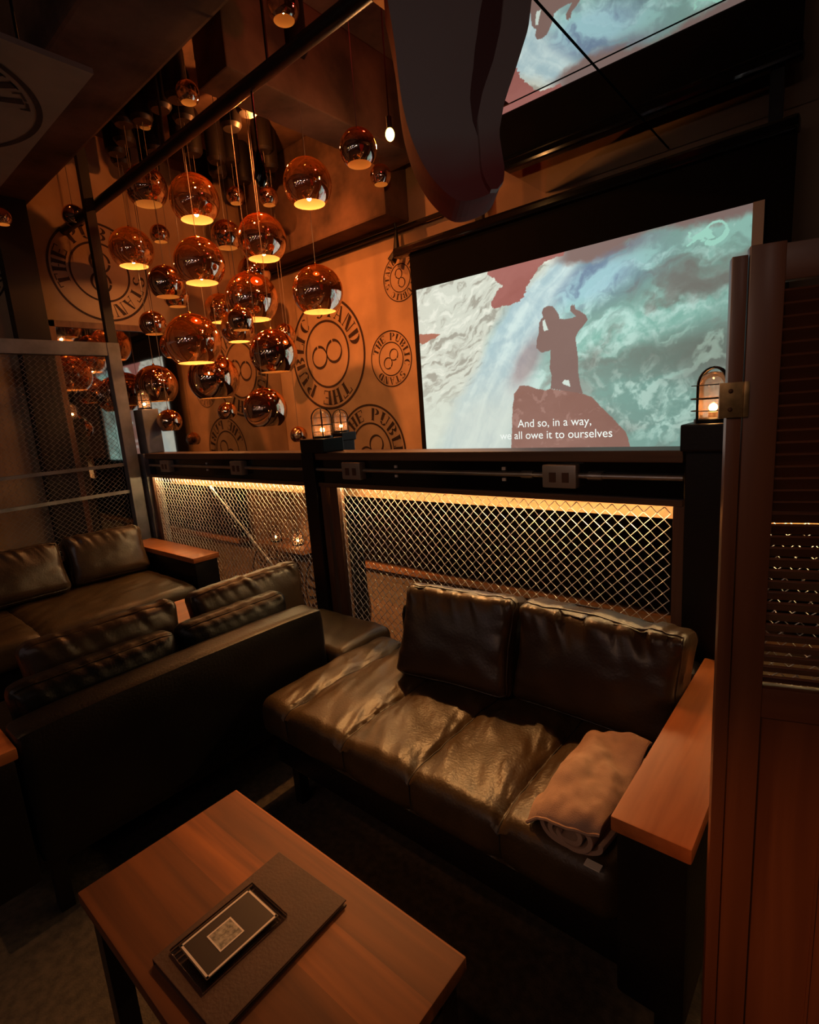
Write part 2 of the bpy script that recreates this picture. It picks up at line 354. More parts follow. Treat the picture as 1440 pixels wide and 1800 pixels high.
def seat_pad(name, x0, x1, y0, y1, z0, z1, seams, axis, mats, parent, r=.035, step=.007, seed=0, wr=1.0, pull=None):
    hx, hy, hz = (x1-x0)/2, (y1-y0)/2, (z1-z0)/2; c = Vector(((x0+x1)/2, (y0+y1)/2, (z0+z1)/2)); s = Vector((seed*5.3, seed, 0))
    def disp(q):
        p = rounded(q, (hx, hy, hz), r) + c
        a = p.x if axis == 'X' else p.y
        up = max(0, q.z)**2; front = 1 if abs(q.y) > .98 or abs(q.x) > .98 else 0
        ds = sorted(abs(a-t) for t in seams); d = ds[0] if ds else 9
        g = -.010*math.exp(-(d/.009)**2) - .012*math.exp(-(d/.045)**2)
        L = 1-abs((p.y-c.y)/hy)**4 if axis == 'X' else 1-abs((p.x-c.x)/hx)**4
        b = p.y if axis == 'X' else p.x
        # puckers run along the panel, strongest near the seams
        w1 = fb(Vector((p.x*8+p.y*5, p.y*3-p.x*2, 0))+s, 2)*.009; w2 = fb(Vector((p.x*30+p.y*9, p.y*8, 2))+s, 3)*.007*math.exp(-(d/.09)**2)
        if up > .5: p.z += g + .012*L + (w1+w2)*wr
        elif q.y < -.98 and axis == 'X': p.y -= g*.7 + w1*.6*wr
        return p
    bm = bmesh.new(); sub(bm, (hx, hy, hz), (max(4, int(2*hx/step)), max(4, int(2*hy/step)), 8), disp)
    o = obj(name, bm, mats, parent, True)
    for t in seams:
        pts = []
        for k in range(60):
            v = -1 + 2*k/59
            q = Vector(((t-c.x)/hx, v, 1)) if axis == 'X' else Vector((v, (t-c.y)/hy, 1))
            pts.append(disp(q) + Vector((0, 0, .0005)))
        if axis == 'X':
            for k in range(6): pts.insert(0, disp(Vector(((t-c.x)/hx, -1, 1-2*(k+1)/8))) - Vector((0, .0005, 0)))
        b2 = bmesh.new(); tube(b2, pts, .0022, 5); obj('seam', b2, 'dark', o, True)
    return o

# ------------------------------------------------------------------ stencil lettering (bold stencil roman, drawn as polygons)
def R_(x0, x1, y0, y1): return [(x0, y0), (x1, y0), (x1, y1), (x0, y1)]
def arcp(cx, cy, rx, ry, rx2, ry2, a0, a1, n=10):
    P = []
    for k in range(n):
        t0 = math.radians(a0+(a1-a0)*k/n); t1 = math.radians(a0+(a1-a0)*(k+1)/n)
        P.append([(cx+rx2*math.cos(t0), cy+ry2*math.sin(t0)), (cx+rx*math.cos(t0), cy+ry*math.sin(t0)), (cx+rx*math.cos(t1), cy+ry*math.sin(t1)), (cx+rx2*math.cos(t1), cy+ry2*math.sin(t1))])
    return P
G = {
 'T': [R_(.27, .50, 0, .88), R_(0, .34, .92, 1), R_(.43, .77, .92, 1), R_(0, .05, .72, .92), R_(.72, .77, .72, .92), R_(.2, .57, 0, .05)],
 'H': [R_(.05, .28, 0, 1), R_(.50, .73, 0, 1), R_(.31, .47, .47, .54), R_(0, .33, .95, 1), R_(.45, .78, .95, 1), R_(0, .33, 0, .05), R_(.45, .78, 0, .05)],
 'E': [R_(.05, .28, 0, 1), R_(.31, .70, .93, 1), R_(.31, .55, .47, .54), R_(.31, .70, 0, .07), R_(.65, .70, .72, 1), R_(.65, .70, 0, .28), R_(0, .28, .95, 1), R_(0, .28, 0, .05)],
 'P': [R_(.05, .28, 0, 1), R_(0, .34, 0, .05)] + arcp(.34, .74, .38, .26, .16, .20, -85, 85),
 'U': [R_(.05, .28, .3, 1), R_(.62, .69, .3, 1), R_(0, .33, .95, 1), R_(.54, .76, .95, 1)] + arcp(.37, .28, .32, .28, .12, .20, 188, 352),
 'B': [R_(.05, .28, 0, 1)] + arcp(.34, .75, .34, .25, .14, .19, -85, 85) + arcp(.34, .26, .40, .26, .18, .20, -85, 85),
 'L': [R_(.05, .28, 0, 1), R_(.31, .70, 0, .07), R_(.65, .70, 0, .30), R_(0, .33, .95, 1)],
 'I': [R_(.05, .28, 0, 1), R_(0, .33, .95, 1), R_(0, .33, 0, .05)],
 'C': arcp(.38, .5, .38, .5, .15, .44, 98, 262) + arcp(.38, .5, .34, .5, .28, .44, 35, 80) + arcp(.38, .5, .34, .5, .28, .44, 280, 325),
 'S': arcp(.34, .74, .34, .26, .15, .19, 20, 255) + arcp(.34, .26, .34, .26, .15, .19, 75, -160),
 'A': [[(.36, 1), (.46, 1), (.80, 0), (.55, 0)], [(.33, .95), (.36, 1), (.10, 0), (.03, 0)], R_(.19, .48, .30, .36), R_(-.03, .18, 0, .05), R_(.48, .86, 0, .05)],
 'N': [R_(.05, .11, 0, 1), R_(.66, .72, 0, 1), [(.13, 1), (.36, 1), (.66, 0), (.44, 0)], R_(-.02, .19, 0, .05), R_(.58, .80, .95, 1)],
 'D': [R_(.05, .28, 0, 1)] + arcp(.33, .5, .42, .5, .18, .44, -86, 86),
}
def emblem(name, origin, ax, up, rad, rotdeg, parent, nrm):
    """ring of stencil letters round two open loops; rotdeg turns it clockwise"""
    ax, up, nrm = Vector(ax), Vector(up), Vector(nrm); O = Vector(origin); bm = bmesh.new(); rot = math.radians(rotdeg)
    def P(x, y):   # unit emblem coordinates, x right, y up
        c, s = math.cos(-rot), math.sin(-rot)
        return O + ax*rad*(x*c-y*s) + up*rad*(x*s+y*c) + nrm*.0025
    def poly(pts):
        try: bm.faces.new([bm.verts.new(P(*p)) for p in pts])
        except ValueError: pass
    def ring(cx, cy, r0, r1, gaps, a0=0, a1=360, thick=None, n=72):
        for k in range(n):
            a = a0+(a1-a0)*k/n; b = a0+(a1-a0)*(k+1)/n; m = (a+b)/2
            if any(abs((m-g+180) % 360-180) < 1.6 for g in gaps): continue
            t = (thick(m) if thick else 1)
            ro0 = r1-(r1-r0)*t
            poly([(cx+ro0*math.sin(math.radians(a)), cy+ro0*math.cos(math.radians(a))), (cx+r1*math.sin(math.radians(a)), cy+r1*math.cos(math.radians(a))),
                  (cx+r1*math.sin(math.radians(b)), cy+r1*math.cos(math.radians(b))), (cx+ro0*math.sin(math.radians(b)), cy+ro0*math.cos(math.radians(b)))])
    ring(0, 0, .955, 1.0, (20, 95, 160, 230, 300)); ring(0, 0, .565, .605, (55, 130, 200, 275, 345))
    for s, aa in ((1, 20), (-1, 200)):
        cx, cy = .205*math.sin(math.radians(40))*s, .205*math.cos(math.radians(40))*s
        ring(cx, cy, .165, .215, (40+90,), thick=lambda m: .45+.55*abs(math.sin(math.radians(m-40))), n=40)
    items = [('T', -73), ('H', -53), ('E', -33), ('P', 2), ('U', 23), ('B', 44), ('L', 65), ('I', 81), ('C', 97), ('S', 133), ('T', 153), ('A', 173), ('N', 194), ('D', 215)]
    r0, r1 = .655, .915
    for ch, a in items:
        for pl in G[ch]:
            pts = []
            for x, y in pl:
                th = math.radians(a + (x-.38)*22.5); rr = r0 + y*(r1-r0); pts.append((rr*math.sin(th), rr*math.cos(th)))
            poly(pts)
    return obj(name, bm, 'paint', parent)

# ------------------------------------------------------------------ room shell
struct('floor', B((-6.2, 1.6, -3.0, 1.93, -.25, 0)), 'carpet')
struct('floor_lower', B((-6.2, 1.6, 1.93, 3.95, -2.9, -2.7)), 'concrete')
back = struct('wall_back', B((-6.2, 1.6, 3.85, 4.05, -2.7, 3.9)), 'plaster')
bm = B((-5.35, -5.13, -3.0, 3.85, -2.7, 3.9)); wl = struct('wall_left', bm, 'plaster')
struct('wall_right', B((1.4, 1.6, -3.0, 3.85, -2.7, 3.9)), 'dark')
struct('wall_front', B((-6.2, 1.6, -3.2, -3.0, 0, 3.9)), 'dark')
ceil = struct('ceiling', B((-6.2, 1.6, -3.2, 4.05, 3.9, 4.1)), 'ceil')
bm = bmesh.new()
box(bm, -3.06, -2.76, 1.95, 3.6, 3.33, 3.9, .01); struct('ceiling_beam', bm, 'ceil')
bm = B((-5.13, -1.5, 1.16, 1.62, 3.22, 3.9, .02)); struct('ceiling_beam', bm, 'ceil')
bm = B((-5.13, -3.1, 3.55, 3.85, 3.02, 3.9, .02)); struct('ceiling_beam', bm, 'ceil')
# low slab over the seating, seen as the dark right half
bm = B((-.55, 1.4, -3.0, 1.9, 3.05, 3.9)); struct('ceiling_bulkhead', bm, 'dark')

for n_, (x, z, r, a) in enumerate([(-4.31, 2.07, .56, 220), (-3.43, 1.925, .255, 8), (-3.78, 1.08, .455, 12), (-3.25, 2.60, .20, 120),
                                   (-4.55, -.62, .56, 200)]):
    emblem('stencil_emblem', (x, 3.85, z), (1, 0, 0), (0, 0, 1), r, a, back, (0, -1, 0))
emblem('stencil_emblem', (-5.13, 2.09, 2.80), (0, 1, 0), (0, 0, 1), .405, 325, wl, (1, 0, 0))
emblem('stencil_emblem', (-5.13, 1.10, 2.72), (0, 1, 0), (0, 0, 1), .30, 60, wl, (1, 0, 0))
# large mirror on the left wall, behind the chandelier
mir = thing('wall_mirror', 'large aged mirror on the left wall reflecting the copper globes and the screen', 'mirror', (-5.12, 2.7, -1.0))
obj('mirror_glass', B((-.008, .012, -1.06, 1.13, 0, 3.33)), 'mirrorL', mir)
obj('mirror_frame', B((-.008, .03, -1.10, -1.05, 0, 3.37), (-.008, .03, -1.10, 1.14, 3.32, 3.37)), 'frame_wood', mir)
# black column between mirror and left wall
struct('pillar', B((-5.12, -5.0, 1.36, 1.58, -2.7, 3.9)), 'dark')
struct('pillar', B((-5.12, -4.9, .62, .86, -.2, 3.9)), 'dark')

# ------------------------------------------------------------------ mirrored ceiling tiles
def tile(x0, x1, y0, y1, label):
    t = thing('mirror_tile', label, 'ceiling mirror', ((x0+x1)/2, (y0+y1)/2, 2.885), 'mirrored ceiling tiles')
    hx, hy = (x1-x0)/2-.006, (y1-y0)/2-.006
    obj('mirror_face', B((-hx, hx, -hy, hy, -.004, .002)), 'mirror', t); obj('backing_board', B((-hx, hx, -hy, hy, .002, .03)), 'black_metal', t)
XG, YG = -1.03, 2.63
tile(-1.86, XG, YG, 3.84, 'mirrored ceiling tile above the left half of the screen, beyond the cross joint')
tile(XG, 1.4, YG, 3.84, 'mirrored ceiling tile above the right half of the screen, beyond the cross joint')
tile(-1.45, XG, 1.1, YG, 'mirrored ceiling tile beside the hanging red form, before the cross joint')
tile(XG, 1.4, 1.1, YG, 'mirrored ceiling tile at the top right, before the cross joint')
struct('trim_1', B((-1.02, 1.4, 1.6, 3.84, 2.916, 3.05), (-1.86, -1.02, 2.7, 3.84, 2.916, 3.05), (-1.45, -1.02, 1.2, 2.7, 2.916, 3.05)), 'dark')

# ------------------------------------------------------------------ projection screen
scr = thing('projection_screen', 'wide pull-down projection screen showing a waterfall and a standing figure', 'screen', (-1.7, 3.62, 1.0))
def sx(*b): return (b[0]+1.7, b[1]+1.7, b[2]-3.62, b[3]-3.62, b[4]-1.0, b[5]-1.0) + tuple(b[6:])
bm = B(sx(-3.08, -.36, 3.57, 3.66, 2.68, 2.758), bev=.02); 
obj('roller_housing', bm, 'gloss_black', scr)
obj('screen_cloth', B(sx(-2.93, -.37, 3.605, 3.615, .99, 2.72)), 'fabric_black', scr, label='black masking cloth round the bright picture')
obj('side_margin', B(sx(-.547, -.494, 3.598, 3.604, 1.0, 2.40)), 'screw', scr, label='pale unlit margin at the right of the picture')
bm = bmesh.new(); tube(bm, [(-3.05+1.7, -.045, 1.70), (-.37+1.7, -.045, 1.70)], .010, 8); obj('front_bead', bm, 'gloss_black', scr, True)
for a, b in ((-1.93, -1.62), (-1.40, -1.06), (-.90, -.47)):
    obj('top_clip', B(sx(a, b, 3.60, 3.64, 2.757, 2.72)), 'screw', scr, label='pale strip on top of the housing')
obj('hanging_bracket', B(sx(-.50, -.44, 3.62, 3.66, 2.755, 2.882)), 'black_metal', scr)
obj('hanging_bracket', B(sx(-2.3, -2.24, 3.62, 3.66, 2.755, 3.9)), 'black_metal', scr)

MAN = [(0.4797,0.3516),(0.4842,0.4174),(0.4782,0.4529),(0.4819,0.515),(0.4823,0.5432),(0.4536,0.5381),(0.4376,0.5645),(0.4402,0.6097),(0.446,0.6311),(0.4487,0.6869),(0.4562,0.7073),(0.4616,0.7113),(0.4574,0.7376),(0.4641,0.7578),(0.4783,0.7635),(0.4921,0.7565),(0.5021,0.7327),(0.5088,0.7144),(0.5119,0.6916),(0.5255,0.6851),(0.5522,0.6856),(0.5604,0.6887),(0.5523,0.7017),(0.5432,0.7205),(0.5444,0.7416),(0.5477,0.7433),(0.5494,0.7507),(0.552,0.7393),(0.5554,0.7489),(0.5566,0.7352),(0.5597,0.7209),(0.572,0.7093),(0.588,0.6861),(0.5936,0.6633),(0.5813,0.6401),(0.5648,0.6122),(0.558,0.5868),(0.5594,0.5592),(0.5639,0.498),(0.565,0.4149),(0.5696,0.3585),(0.5776,0.3126)]
HOLE = [(0.4608,0.6556),(0.4596,0.6951),(0.4668,0.6987),(0.47,0.6755),(0.4766,0.6458),(0.4642,0.6434)]
LEGG = [(0.5153,0.3752),(0.5224,0.3883),(0.5361,0.3861),(0.5409,0.3515),(0.5222,0.3656)]
ROCK = [(0.5776,0.3126),(0.6053,0.2923),(0.6308,0.2396),(0.6653,0.1758),(0.696,0.1136),(0.7235,-.05),(0.3352,-.05),(0.3469,0.1564),(0.3514,0.2683),(0.359,0.3412),(0.3795,0.3809),(0.4063,0.3781),(0.436,0.3578),(0.4652,0.3449),(0.4797,0.3516)]
RED = [(0.2715,1.01),(0.5418,1.01),(0.5286,0.9848),(0.4604,0.9747),(0.4387,0.9505),(0.4159,0.8872),(0.394,0.8103),(0.3422,0.8034),(0.3027,0.8066),(0.2902,0.8252),(0.2988,0.887),(0.3291,0.9058),(0.2868,0.9611)]
SHAD = [(0.446,0.6311),(0.4825,0.5601),(0.4819,0.515),(0.4381,0.4835),(0.3913,0.3912),(0.364,0.3892),(0.3929,0.4744),(0.4245,0.5558)]
RED2 = [(-0.005,0.7438),(0.06,0.735),(0.092,0.7196),(0.05,.70),(0.0096,0.6801),(-0.007,0.7041)]
BULL = [(0.8364,0.8956),(0.8407,0.9008),(0.8481,0.9096),(0.8509,0.9119),(0.8484,0.9189),(0.8422,0.9242),(0.8404,0.9318),(0.8425,0.9395),(0.8396,0.9459),(0.8414,0.9489),(0.8466,0.9453),(0.8481,0.9404),(0.8449,0.9367),(0.8436,0.9305),(0.8451,0.9247),(0.8488,0.9239),(0.8553,0.9313),(0.8672,0.9387),(0.8735,0.946),(0.8789,0.9486),(0.8844,0.9444),(0.89,0.9353),(0.8928,0.9273),(0.8901,0.9252),(0.893,0.9155),(0.8976,0.9068),(0.896,0.9009),(0.8887,0.9032),(0.8833,0.9022),(0.8805,0.9076),(0.8758,0.9147),(0.8741,0.9087),(0.8797,0.9029),(0.8761,0.8994),(0.8715,0.8979),(0.8659,0.902),(0.8686,0.906),(0.8732,0.9074),(0.8602,0.9104),(0.8566,0.9043),(0.8501,0.9019),(0.8445,0.8957),(0.8389,0.892)]
ARC = [(0.8807,0.9495),(0.8869,0.9583),(0.8948,0.9638),(0.9037,0.9638),(0.9118,0.9576),(0.9181,0.9456),(0.9214,0.931),(0.9213,0.9179),(0.918,0.9045),(0.9112,0.8943),(0.9024,0.888),(0.8954,0.8835),(0.889,0.8845),(0.8817,0.891)]

def inpoly(P, U, V):
    c = np.zeros(U.shape, bool); n = len(P)
    for i in range(n):
        x0, y0 = P[i]; x1, y1 = P[(i+1) % n]
        if y0 == y1: continue
        c ^= ((y0 > V) != (y1 > V)) & (U < (x1-x0)*(V-y0)/(y1-y0)+x0)
    return c
def vnoise(x, y, seed):
    xi, yi = np.floor(x).astype(np.int64), np.floor(y).astype(np.int64); fx, fy = x-xi, y-yi
    fx = fx*fx*(3-2*fx); fy = fy*fy*(3-2*fy)
    def h(a, b):
        n = (a*374761393 + b*668265263 + seed*1442695041) & 0x7fffffff; n = ((n ^ (n >> 13))*1274126177) & 0x7fffffff; n = n ^ (n >> 16)
        return (n & 0xffff)/65535.
    return (h(xi, yi)*(1-fx)+h(xi+1, yi)*fx)*(1-fy) + (h(xi, yi+1)*(1-fx)+h(xi+1, yi+1)*fx)*fy
def fbm(x, y, seed, o=5):
    s = 0; a = .5
    for k in range(o): s = s + a*vnoise(x*2**k, y*2**k, seed+k*7); a *= .55
    return s/ (sum(.5*.55**k for k in range(o)))
def picture(U, V):
    A = 1.78; X = U*A; Y = V
    lerp = lambda a, b, t: a*(1-t[..., None]) + b*t[..., None]
    ss = lambda a, b, t: (lambda q: q*q*(3-2*q))(np.clip((t-a)/(b-a), 0, 1))
    c = lambda *k: np.array(k, float)
    gau = lambda x, y, sx, sy, th=0: np.exp(-(((X-x)*math.cos(th)+(Y-y)*math.sin(th))/sx)**2-((-(X-x)*math.sin(th)+(Y-y)*math.cos(th))/sy)**2)
    wx = fbm(X*3, Y*3, 3)-.5; wy = fbm(X*3+9, Y*3, 5)-.5; vx = fbm(X*9, Y*9, 71)-.5; vy = fbm(X*9+4, Y*9, 73)-.5
    # white water running from lower left to upper right, curling back on itself
    ang = math.radians(22); s_ = X*math.cos(ang)+Y*math.sin(ang)+wx*.25; t = -X*math.sin(ang)+Y*math.cos(ang)+wy*.22
    n1 = fbm(s_*2.4+vx*.5, t*6.5+vy*.6, 11, 6); n2 = fbm(s_*9+vy*1.5, t*20+vx*3, 17, 5); n3 = fbm(X*26+vx*4, Y*26+vy*4, 23, 4)
    ridge = 1-np.abs(2*fbm(s_*4+vx, t*11+vy*2, 51, 5)-1)*2.2
    foam = ss(.45, .64, n1*.66+n2*.34); crest = ss(.35, .95, ridge)*foam
    img = lerp(c(122, 122, 114), c(130, 166, 154), ss(.26, .48, n1))
    img = lerp(img, c(150, 198, 184), foam); img = lerp(img, c(206, 236, 226), crest*.75); img = lerp(img, c(108, 128, 124), ss(.62, .42, n2)*foam*.45)
    # the bright mid river, the quiet water below it, the pool to the right of the rock
    b = gau(1.32, .60, .42, .085, .26); b = np.clip(b*1.5, 0, 1)*ss(.18, .5, n1+.25*(n2-.3)); img = lerp(img, lerp(c(140, 196, 180), c(200, 238, 226), ss(.35, .7, n2*.5+n3*.5)), b*.85)
    q = np.clip(gau(1.62, .46, .42, .085, .05)*1.3, 0, 1); img = lerp(img, lerp(c(110, 118, 108), c(158, 176, 160), ss(.52, .68, n2)), q*.85)
    b = np.clip(gau(1.36, .24, .30, .15, -.3)*1.4, 0, 1); img = lerp(img, lerp(c(124, 168, 156), c(192, 230, 216), ss(.42, .62, n3*.6+n2*.4)), b*.8)
    b = np.clip(gau(1.66, .16, .22, .12)*1.2, 0, 1); img = lerp(img, lerp(c(124, 150, 140), c(176, 206, 192), ss(.4, .65, n3)), b*.6)
    # blue torrent at the top centre, mauve shadow above it
    b = np.clip(gau(1.06, .84, .26, .10, .15)*1.4, 0, 1); img = lerp(img, lerp(c(112, 132, 162), c(166, 208, 218), ss(.36, .62, n2*.6+n1*.4)), b*.85)
    b = gau(1.16, .95, .22, .035, .1); img = lerp(img, c(118, 106, 120), b*.8*ss(.3, .5, n2))
    # the fall itself
    fx = np.interp(V, [.0, .04, .33, .62, .82, .97, 1.0], [.15, .17, .247, .357, .437, .53, .56])*A
    wdt = np.interp(V, [0, .4, .8, 1], [.30, .26, .15, .10])
    d = (X-fx)/wdt+wx*.35; st = fbm((X-fx)*16+wx*2, Y*3+vx, 31, 5)
    img = lerp(img, lerp(c(172, 200, 206), c(216, 236, 232), ss(.3, .65, st*.5+n3*.3+n1*.2)), np.clip(1.25*np.exp(-np.abs(d)**3), 0, 1)*.95)
    mist = np.clip(gau(.45, .12, .42, .30)*1.3, 0, 1); img = lerp(img, lerp(c(196, 204, 196), c(218, 226, 212), st), mist*.8)
    # pale rippled river on the left
    rip = fbm(X*11+Y*6+wx*3, Y*44-X*16+wy*12+vx*3, 41, 5)
    left = lerp(c(214, 218, 202), c(152, 148, 134), ss(.50, .72, rip)*.75); left = lerp(left, c(234, 236, 220), ss(.42, .25, rip)); left = lerp(left, c(216, 224, 208), ss(.50, .22, V)*.9)
    img = lerp(left, img, ss(-.07, .06, X-(fx-wdt*.80)+wx*.25))
    # mauve strip along the top
    top = ss(-.012, .022, V-(.972-.035*ss(.8, .6, U)) + wy*.10 + (n1-.5)*.07 + (n3-.5)*.03); img = lerp(img, c(134, 112, 106), top*ss(.47, .55, U))
    m = lambda P, o=0: inpoly(P, U + wx*o + (n3-.5)*o, V + (n2-.5)*o)
    img = np.where(m(RED, .03)[..., None], c(164, 104, 96) + (n1[..., None]-.5)*30, img)
    img = np.where(m(RED2, .02)[..., None], c(172, 112, 92), img)
    sh = np.clip(gau(.72, .50, .13, .055, .95)*1.6, 0, 1); img = lerp(img, c(152, 124, 124), sh*.6*ss(.35, .5, n1+.1))
    rk = c(146, 108, 96) + (n1[..., None]-.5)*26 + ss(.62, .74, n3)[..., None]*18
    img = np.where(m(ROCK, .006)[..., None], rk, img)
    mn = c(134, 108, 100) + (n1[..., None]-.5)*10
    img = np.where(inpoly(MAN, U, V)[..., None], mn, img)
    img = np.where((inpoly(HOLE, U, V) | inpoly(LEGG, U, V))[..., None], c(212, 226, 214), img)
    lg = inpoly(BULL, U, V)
    n = len(ARC)
    for i in range(n-1):
        (x0, y0), (x1, y1) = ARC[i], ARC[i+1]; dx, dy = (x1-x0)*A, y1-y0; L2 = dx*dx+dy*dy
        tt = np.clip(((X-x0*A)*dx+(Y-y0)*dy)/L2, 0, 1); dd = np.hypot(X-x0*A-tt*dx, Y-y0-tt*dy)
        lg |= dd < .0045+.006*(i > 6)
    img = np.where(lg[..., None], c(170, 228, 208), img)
    img = img*(1-.10*ss(.5, 1, U)[..., None])
    return np.clip(img, 0, 255)/255.
def image_mesh():
    x0, x1, z0, z1 = -2.877, -.547, .99, 2.398
    NX, NY = 620, 350
    xs = np.linspace(x0, x1, NX+1); zs = np.linspace(z0, z1, NY+1); X, Z = np.meshgrid(xs, zs)
    U = (X+2.877)/2.4; V = (Z-1.05)/1.35
    srgb = picture(U, V).reshape(-1, 3); lin = np.where(srgb <= .04045, srgb/12.92, ((srgb+.055)/1.055)**2.4)
    co = np.stack([X.ravel()+1.7, np.full(X.size, 3.5995-3.62), Z.ravel()-1.0], 1)
    i = np.arange(NY)[:, None]*(NX+1)+np.arange(NX)[None]; i = i.ravel()
    F = np.stack([i, i+1, i+NX+2, i+NX+1], 1)
    me = bpy.data.meshes.new('projected_picture'); me.vertices.add(len(co)); me.vertices.foreach_set('co', co.ravel())
    me.loops.add(F.size); me.loops.foreach_set('vertex_index', F.ravel().astype(np.int32)); me.polygons.add(len(F))
    me.polygons.foreach_set('loop_start', (np.arange(len(F))*4).astype(np.int32)); me.update(calc_edges=True)
    a = me.color_attributes.new('Col', 'FLOAT_COLOR', 'POINT'); a.data.foreach_set('color', np.concatenate([lin, np.ones((len(lin), 1))], 1).ravel())
    m, nt, b = node_mat('projected_light'); at = nt.nodes.new('ShaderNodeAttribute'); at.attribute_name = 'Col'
    b.inputs['Base Color'].default_value = (.02, .02, .02, 1); b.inputs['Roughness'].default_value = .9
    nt.links.new(at.outputs['Color'], b.inputs['Emission Color']); b.inputs['Emission Strength'].default_value = 1.0
    me.materials.append(m)
    o = bpy.data.objects.new('projected_picture', me); COL.objects.link(o); o.parent = scr; o['label'] = 'waterfall, rock and silhouetted figure on the bright picture'
    return o
pic = image_mesh()
M['sub'] = emat('subtitle_light', (.95, 1, .93), .95)
def text_obj(name, body, x0, x1, z, y, parent, mt, off=(0, 0, 0)):
    cu = bpy.data.curves.new(name, 'FONT'); cu.body = body; cu.size = 1
    t = bpy.data.objects.new(name, cu); COL.objects.link(t); bpy.context.view_layer.update()
    dg = bpy.context.evaluated_depsgraph_get(); me = bpy.data.meshes.new_from_object(t.evaluated_get(dg)); bpy.data.objects.remove(t)
    xs = [v.co.x for v in me.vertices]; s = (x1-x0)/(max(xs)-min(xs)); mn = min(xs)
    for v in me.vertices: v.co = Vector((x0+(v.co.x-mn)*s-off[0], y-off[1], z+v.co.y*s-off[2]))
    me.materials.clear(); me.materials.append(M[mt])
    o = bpy.data.objects.new(name, me); COL.objects.link(o); o.parent = parent; return o
text_obj('subtitle', 'And so, in a way,', -1.992, -1.434, 1.262, 3.596, pic, 'sub', (-1.7, 3.62, 1.0))
text_obj('subtitle', 'we all owe it to ourselves', -2.146, -1.292, 1.176, 3.596, pic, 'sub', (-1.7, 3.62, 1.0))

# black stage board under the screen and its lower ledge
o = obj('stage_board', B((-4.06, .9, 3.70, 3.84, -.02, .985)), 'fabric_black'); tag(o, 'black board on the far wall below the screen, seen through the wire mesh', 'board')
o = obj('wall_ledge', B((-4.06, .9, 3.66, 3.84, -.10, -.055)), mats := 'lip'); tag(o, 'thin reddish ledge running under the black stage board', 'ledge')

# ------------------------------------------------------------------ railing between the seating and the void
rail = thing('guard_railing', 'black railing with wooden cap and lit wire mesh behind the sofas', 'railing', (-2.2, 1.85, 0))
ro = (-2.2, 1.85, 0)
def rx(*b): return (b[0]-ro[0], b[1]-ro[0], b[2]-ro[1], b[3]-ro[1], b[4], b[5]) + tuple(b[6:])
obj('cap_rail', B(rx(-4.30, -.44, 1.845, 1.99, 1.222, 1.262, .004), rx(-.30, 1.35, 1.845, 1.99, 1.222, 1.262, .004)), 'rail_wood', rail)
obj('fascia_board', B(rx(-4.30, -.44, 1.865, 1.90, 1.10, 1.222), rx(-.30, 1.35, 1.865, 1.90, 1.10, 1.222)), 'gloss_black', rail)
obj('lower_lip', B(rx(-4.28, -2.34, 1.85, 1.925, 1.078, 1.10, .002), rx(-2.24, -.44, 1.85, 1.925, 1.078, 1.10, .002), rx(-.30, 1.35, 1.85, 1.925, 1.078, 1.10, .002)), 'rail_wood', rail)
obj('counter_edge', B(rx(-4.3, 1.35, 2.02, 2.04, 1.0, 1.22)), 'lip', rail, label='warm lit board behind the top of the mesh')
for a, b in ((-4.24, -2.36), (-2.10, -.47), (-.26, 1.3)):
    obj('led_strip', B(rx(a, b, 1.905, 1.918, 1.070, 1.0775)), 'led', rail)
def post(x0, x1, z1, m='black_metal', y0=1.83, y1=1.95, z0=0): return obj('post', B(rx(x0, x1, y0, y1, z0, z1, .004)), m, rail)
post(-2.34, -2.24, 1.262); post(-.43, -.31, 1.262); post(-4.40, -4.28, 1.262, 'grey_metal')
obj('post_cap_block', B(rx(-2.325, -2.14, 1.82, 1.97, 1.262, 1.335, .006)), 'black_metal', rail)
obj('post_cap_block', B(rx(-.44, -.30, 1.80, 1.97, 1.262, 1.345, .006)), 'black_metal', rail)
obj('post_cap_block', B(rx(-4.40, -4.25, 1.86, 1.99, 1.262, 1.60, .006)), 'grey_metal', rail)
for a, b in ((-2.235, -2.19), (-2.16, -2.10), (-.47, -.435), (-4.285, -4.245)):
    obj('frame_stile', B(rx(a, b, 1.855, 1.90, 0, 1.078, .003)), 'frame_wood', rail)
obj('bottom_channel', B(rx(-4.28, -2.34, 1.86, 1.90, .02, .07), rx(-2.1, -.47, 1.86, 1.90, .02, .07), rx(-.3, 1.35, 1.86, 1.90, .02, .07)), 'grey_metal', rail)
def chain(name, f, W, z0, z1, cell, r, m, parent, seg=4, hh=None):
    hh = hh or cell; c = cell/2; st = hh/2; bm = bmesh.new(); n = int(W/c); K = int((z1-z0)/st)
    for i in range(n+1):
        pts = []
        for k in range(K+1):
            s = 1 if (k+i) % 2 else -1
            a = i*c + s*c/2
            if a < 0 or a > W: a = min(max(a, 0), W)
            pts.append(f(a, z0+k*st, s*r*1.1*(1 if i % 2 else -1)))
        tube(bm, pts, r, seg, cap=False)
    return obj(name, bm, m, parent, True)
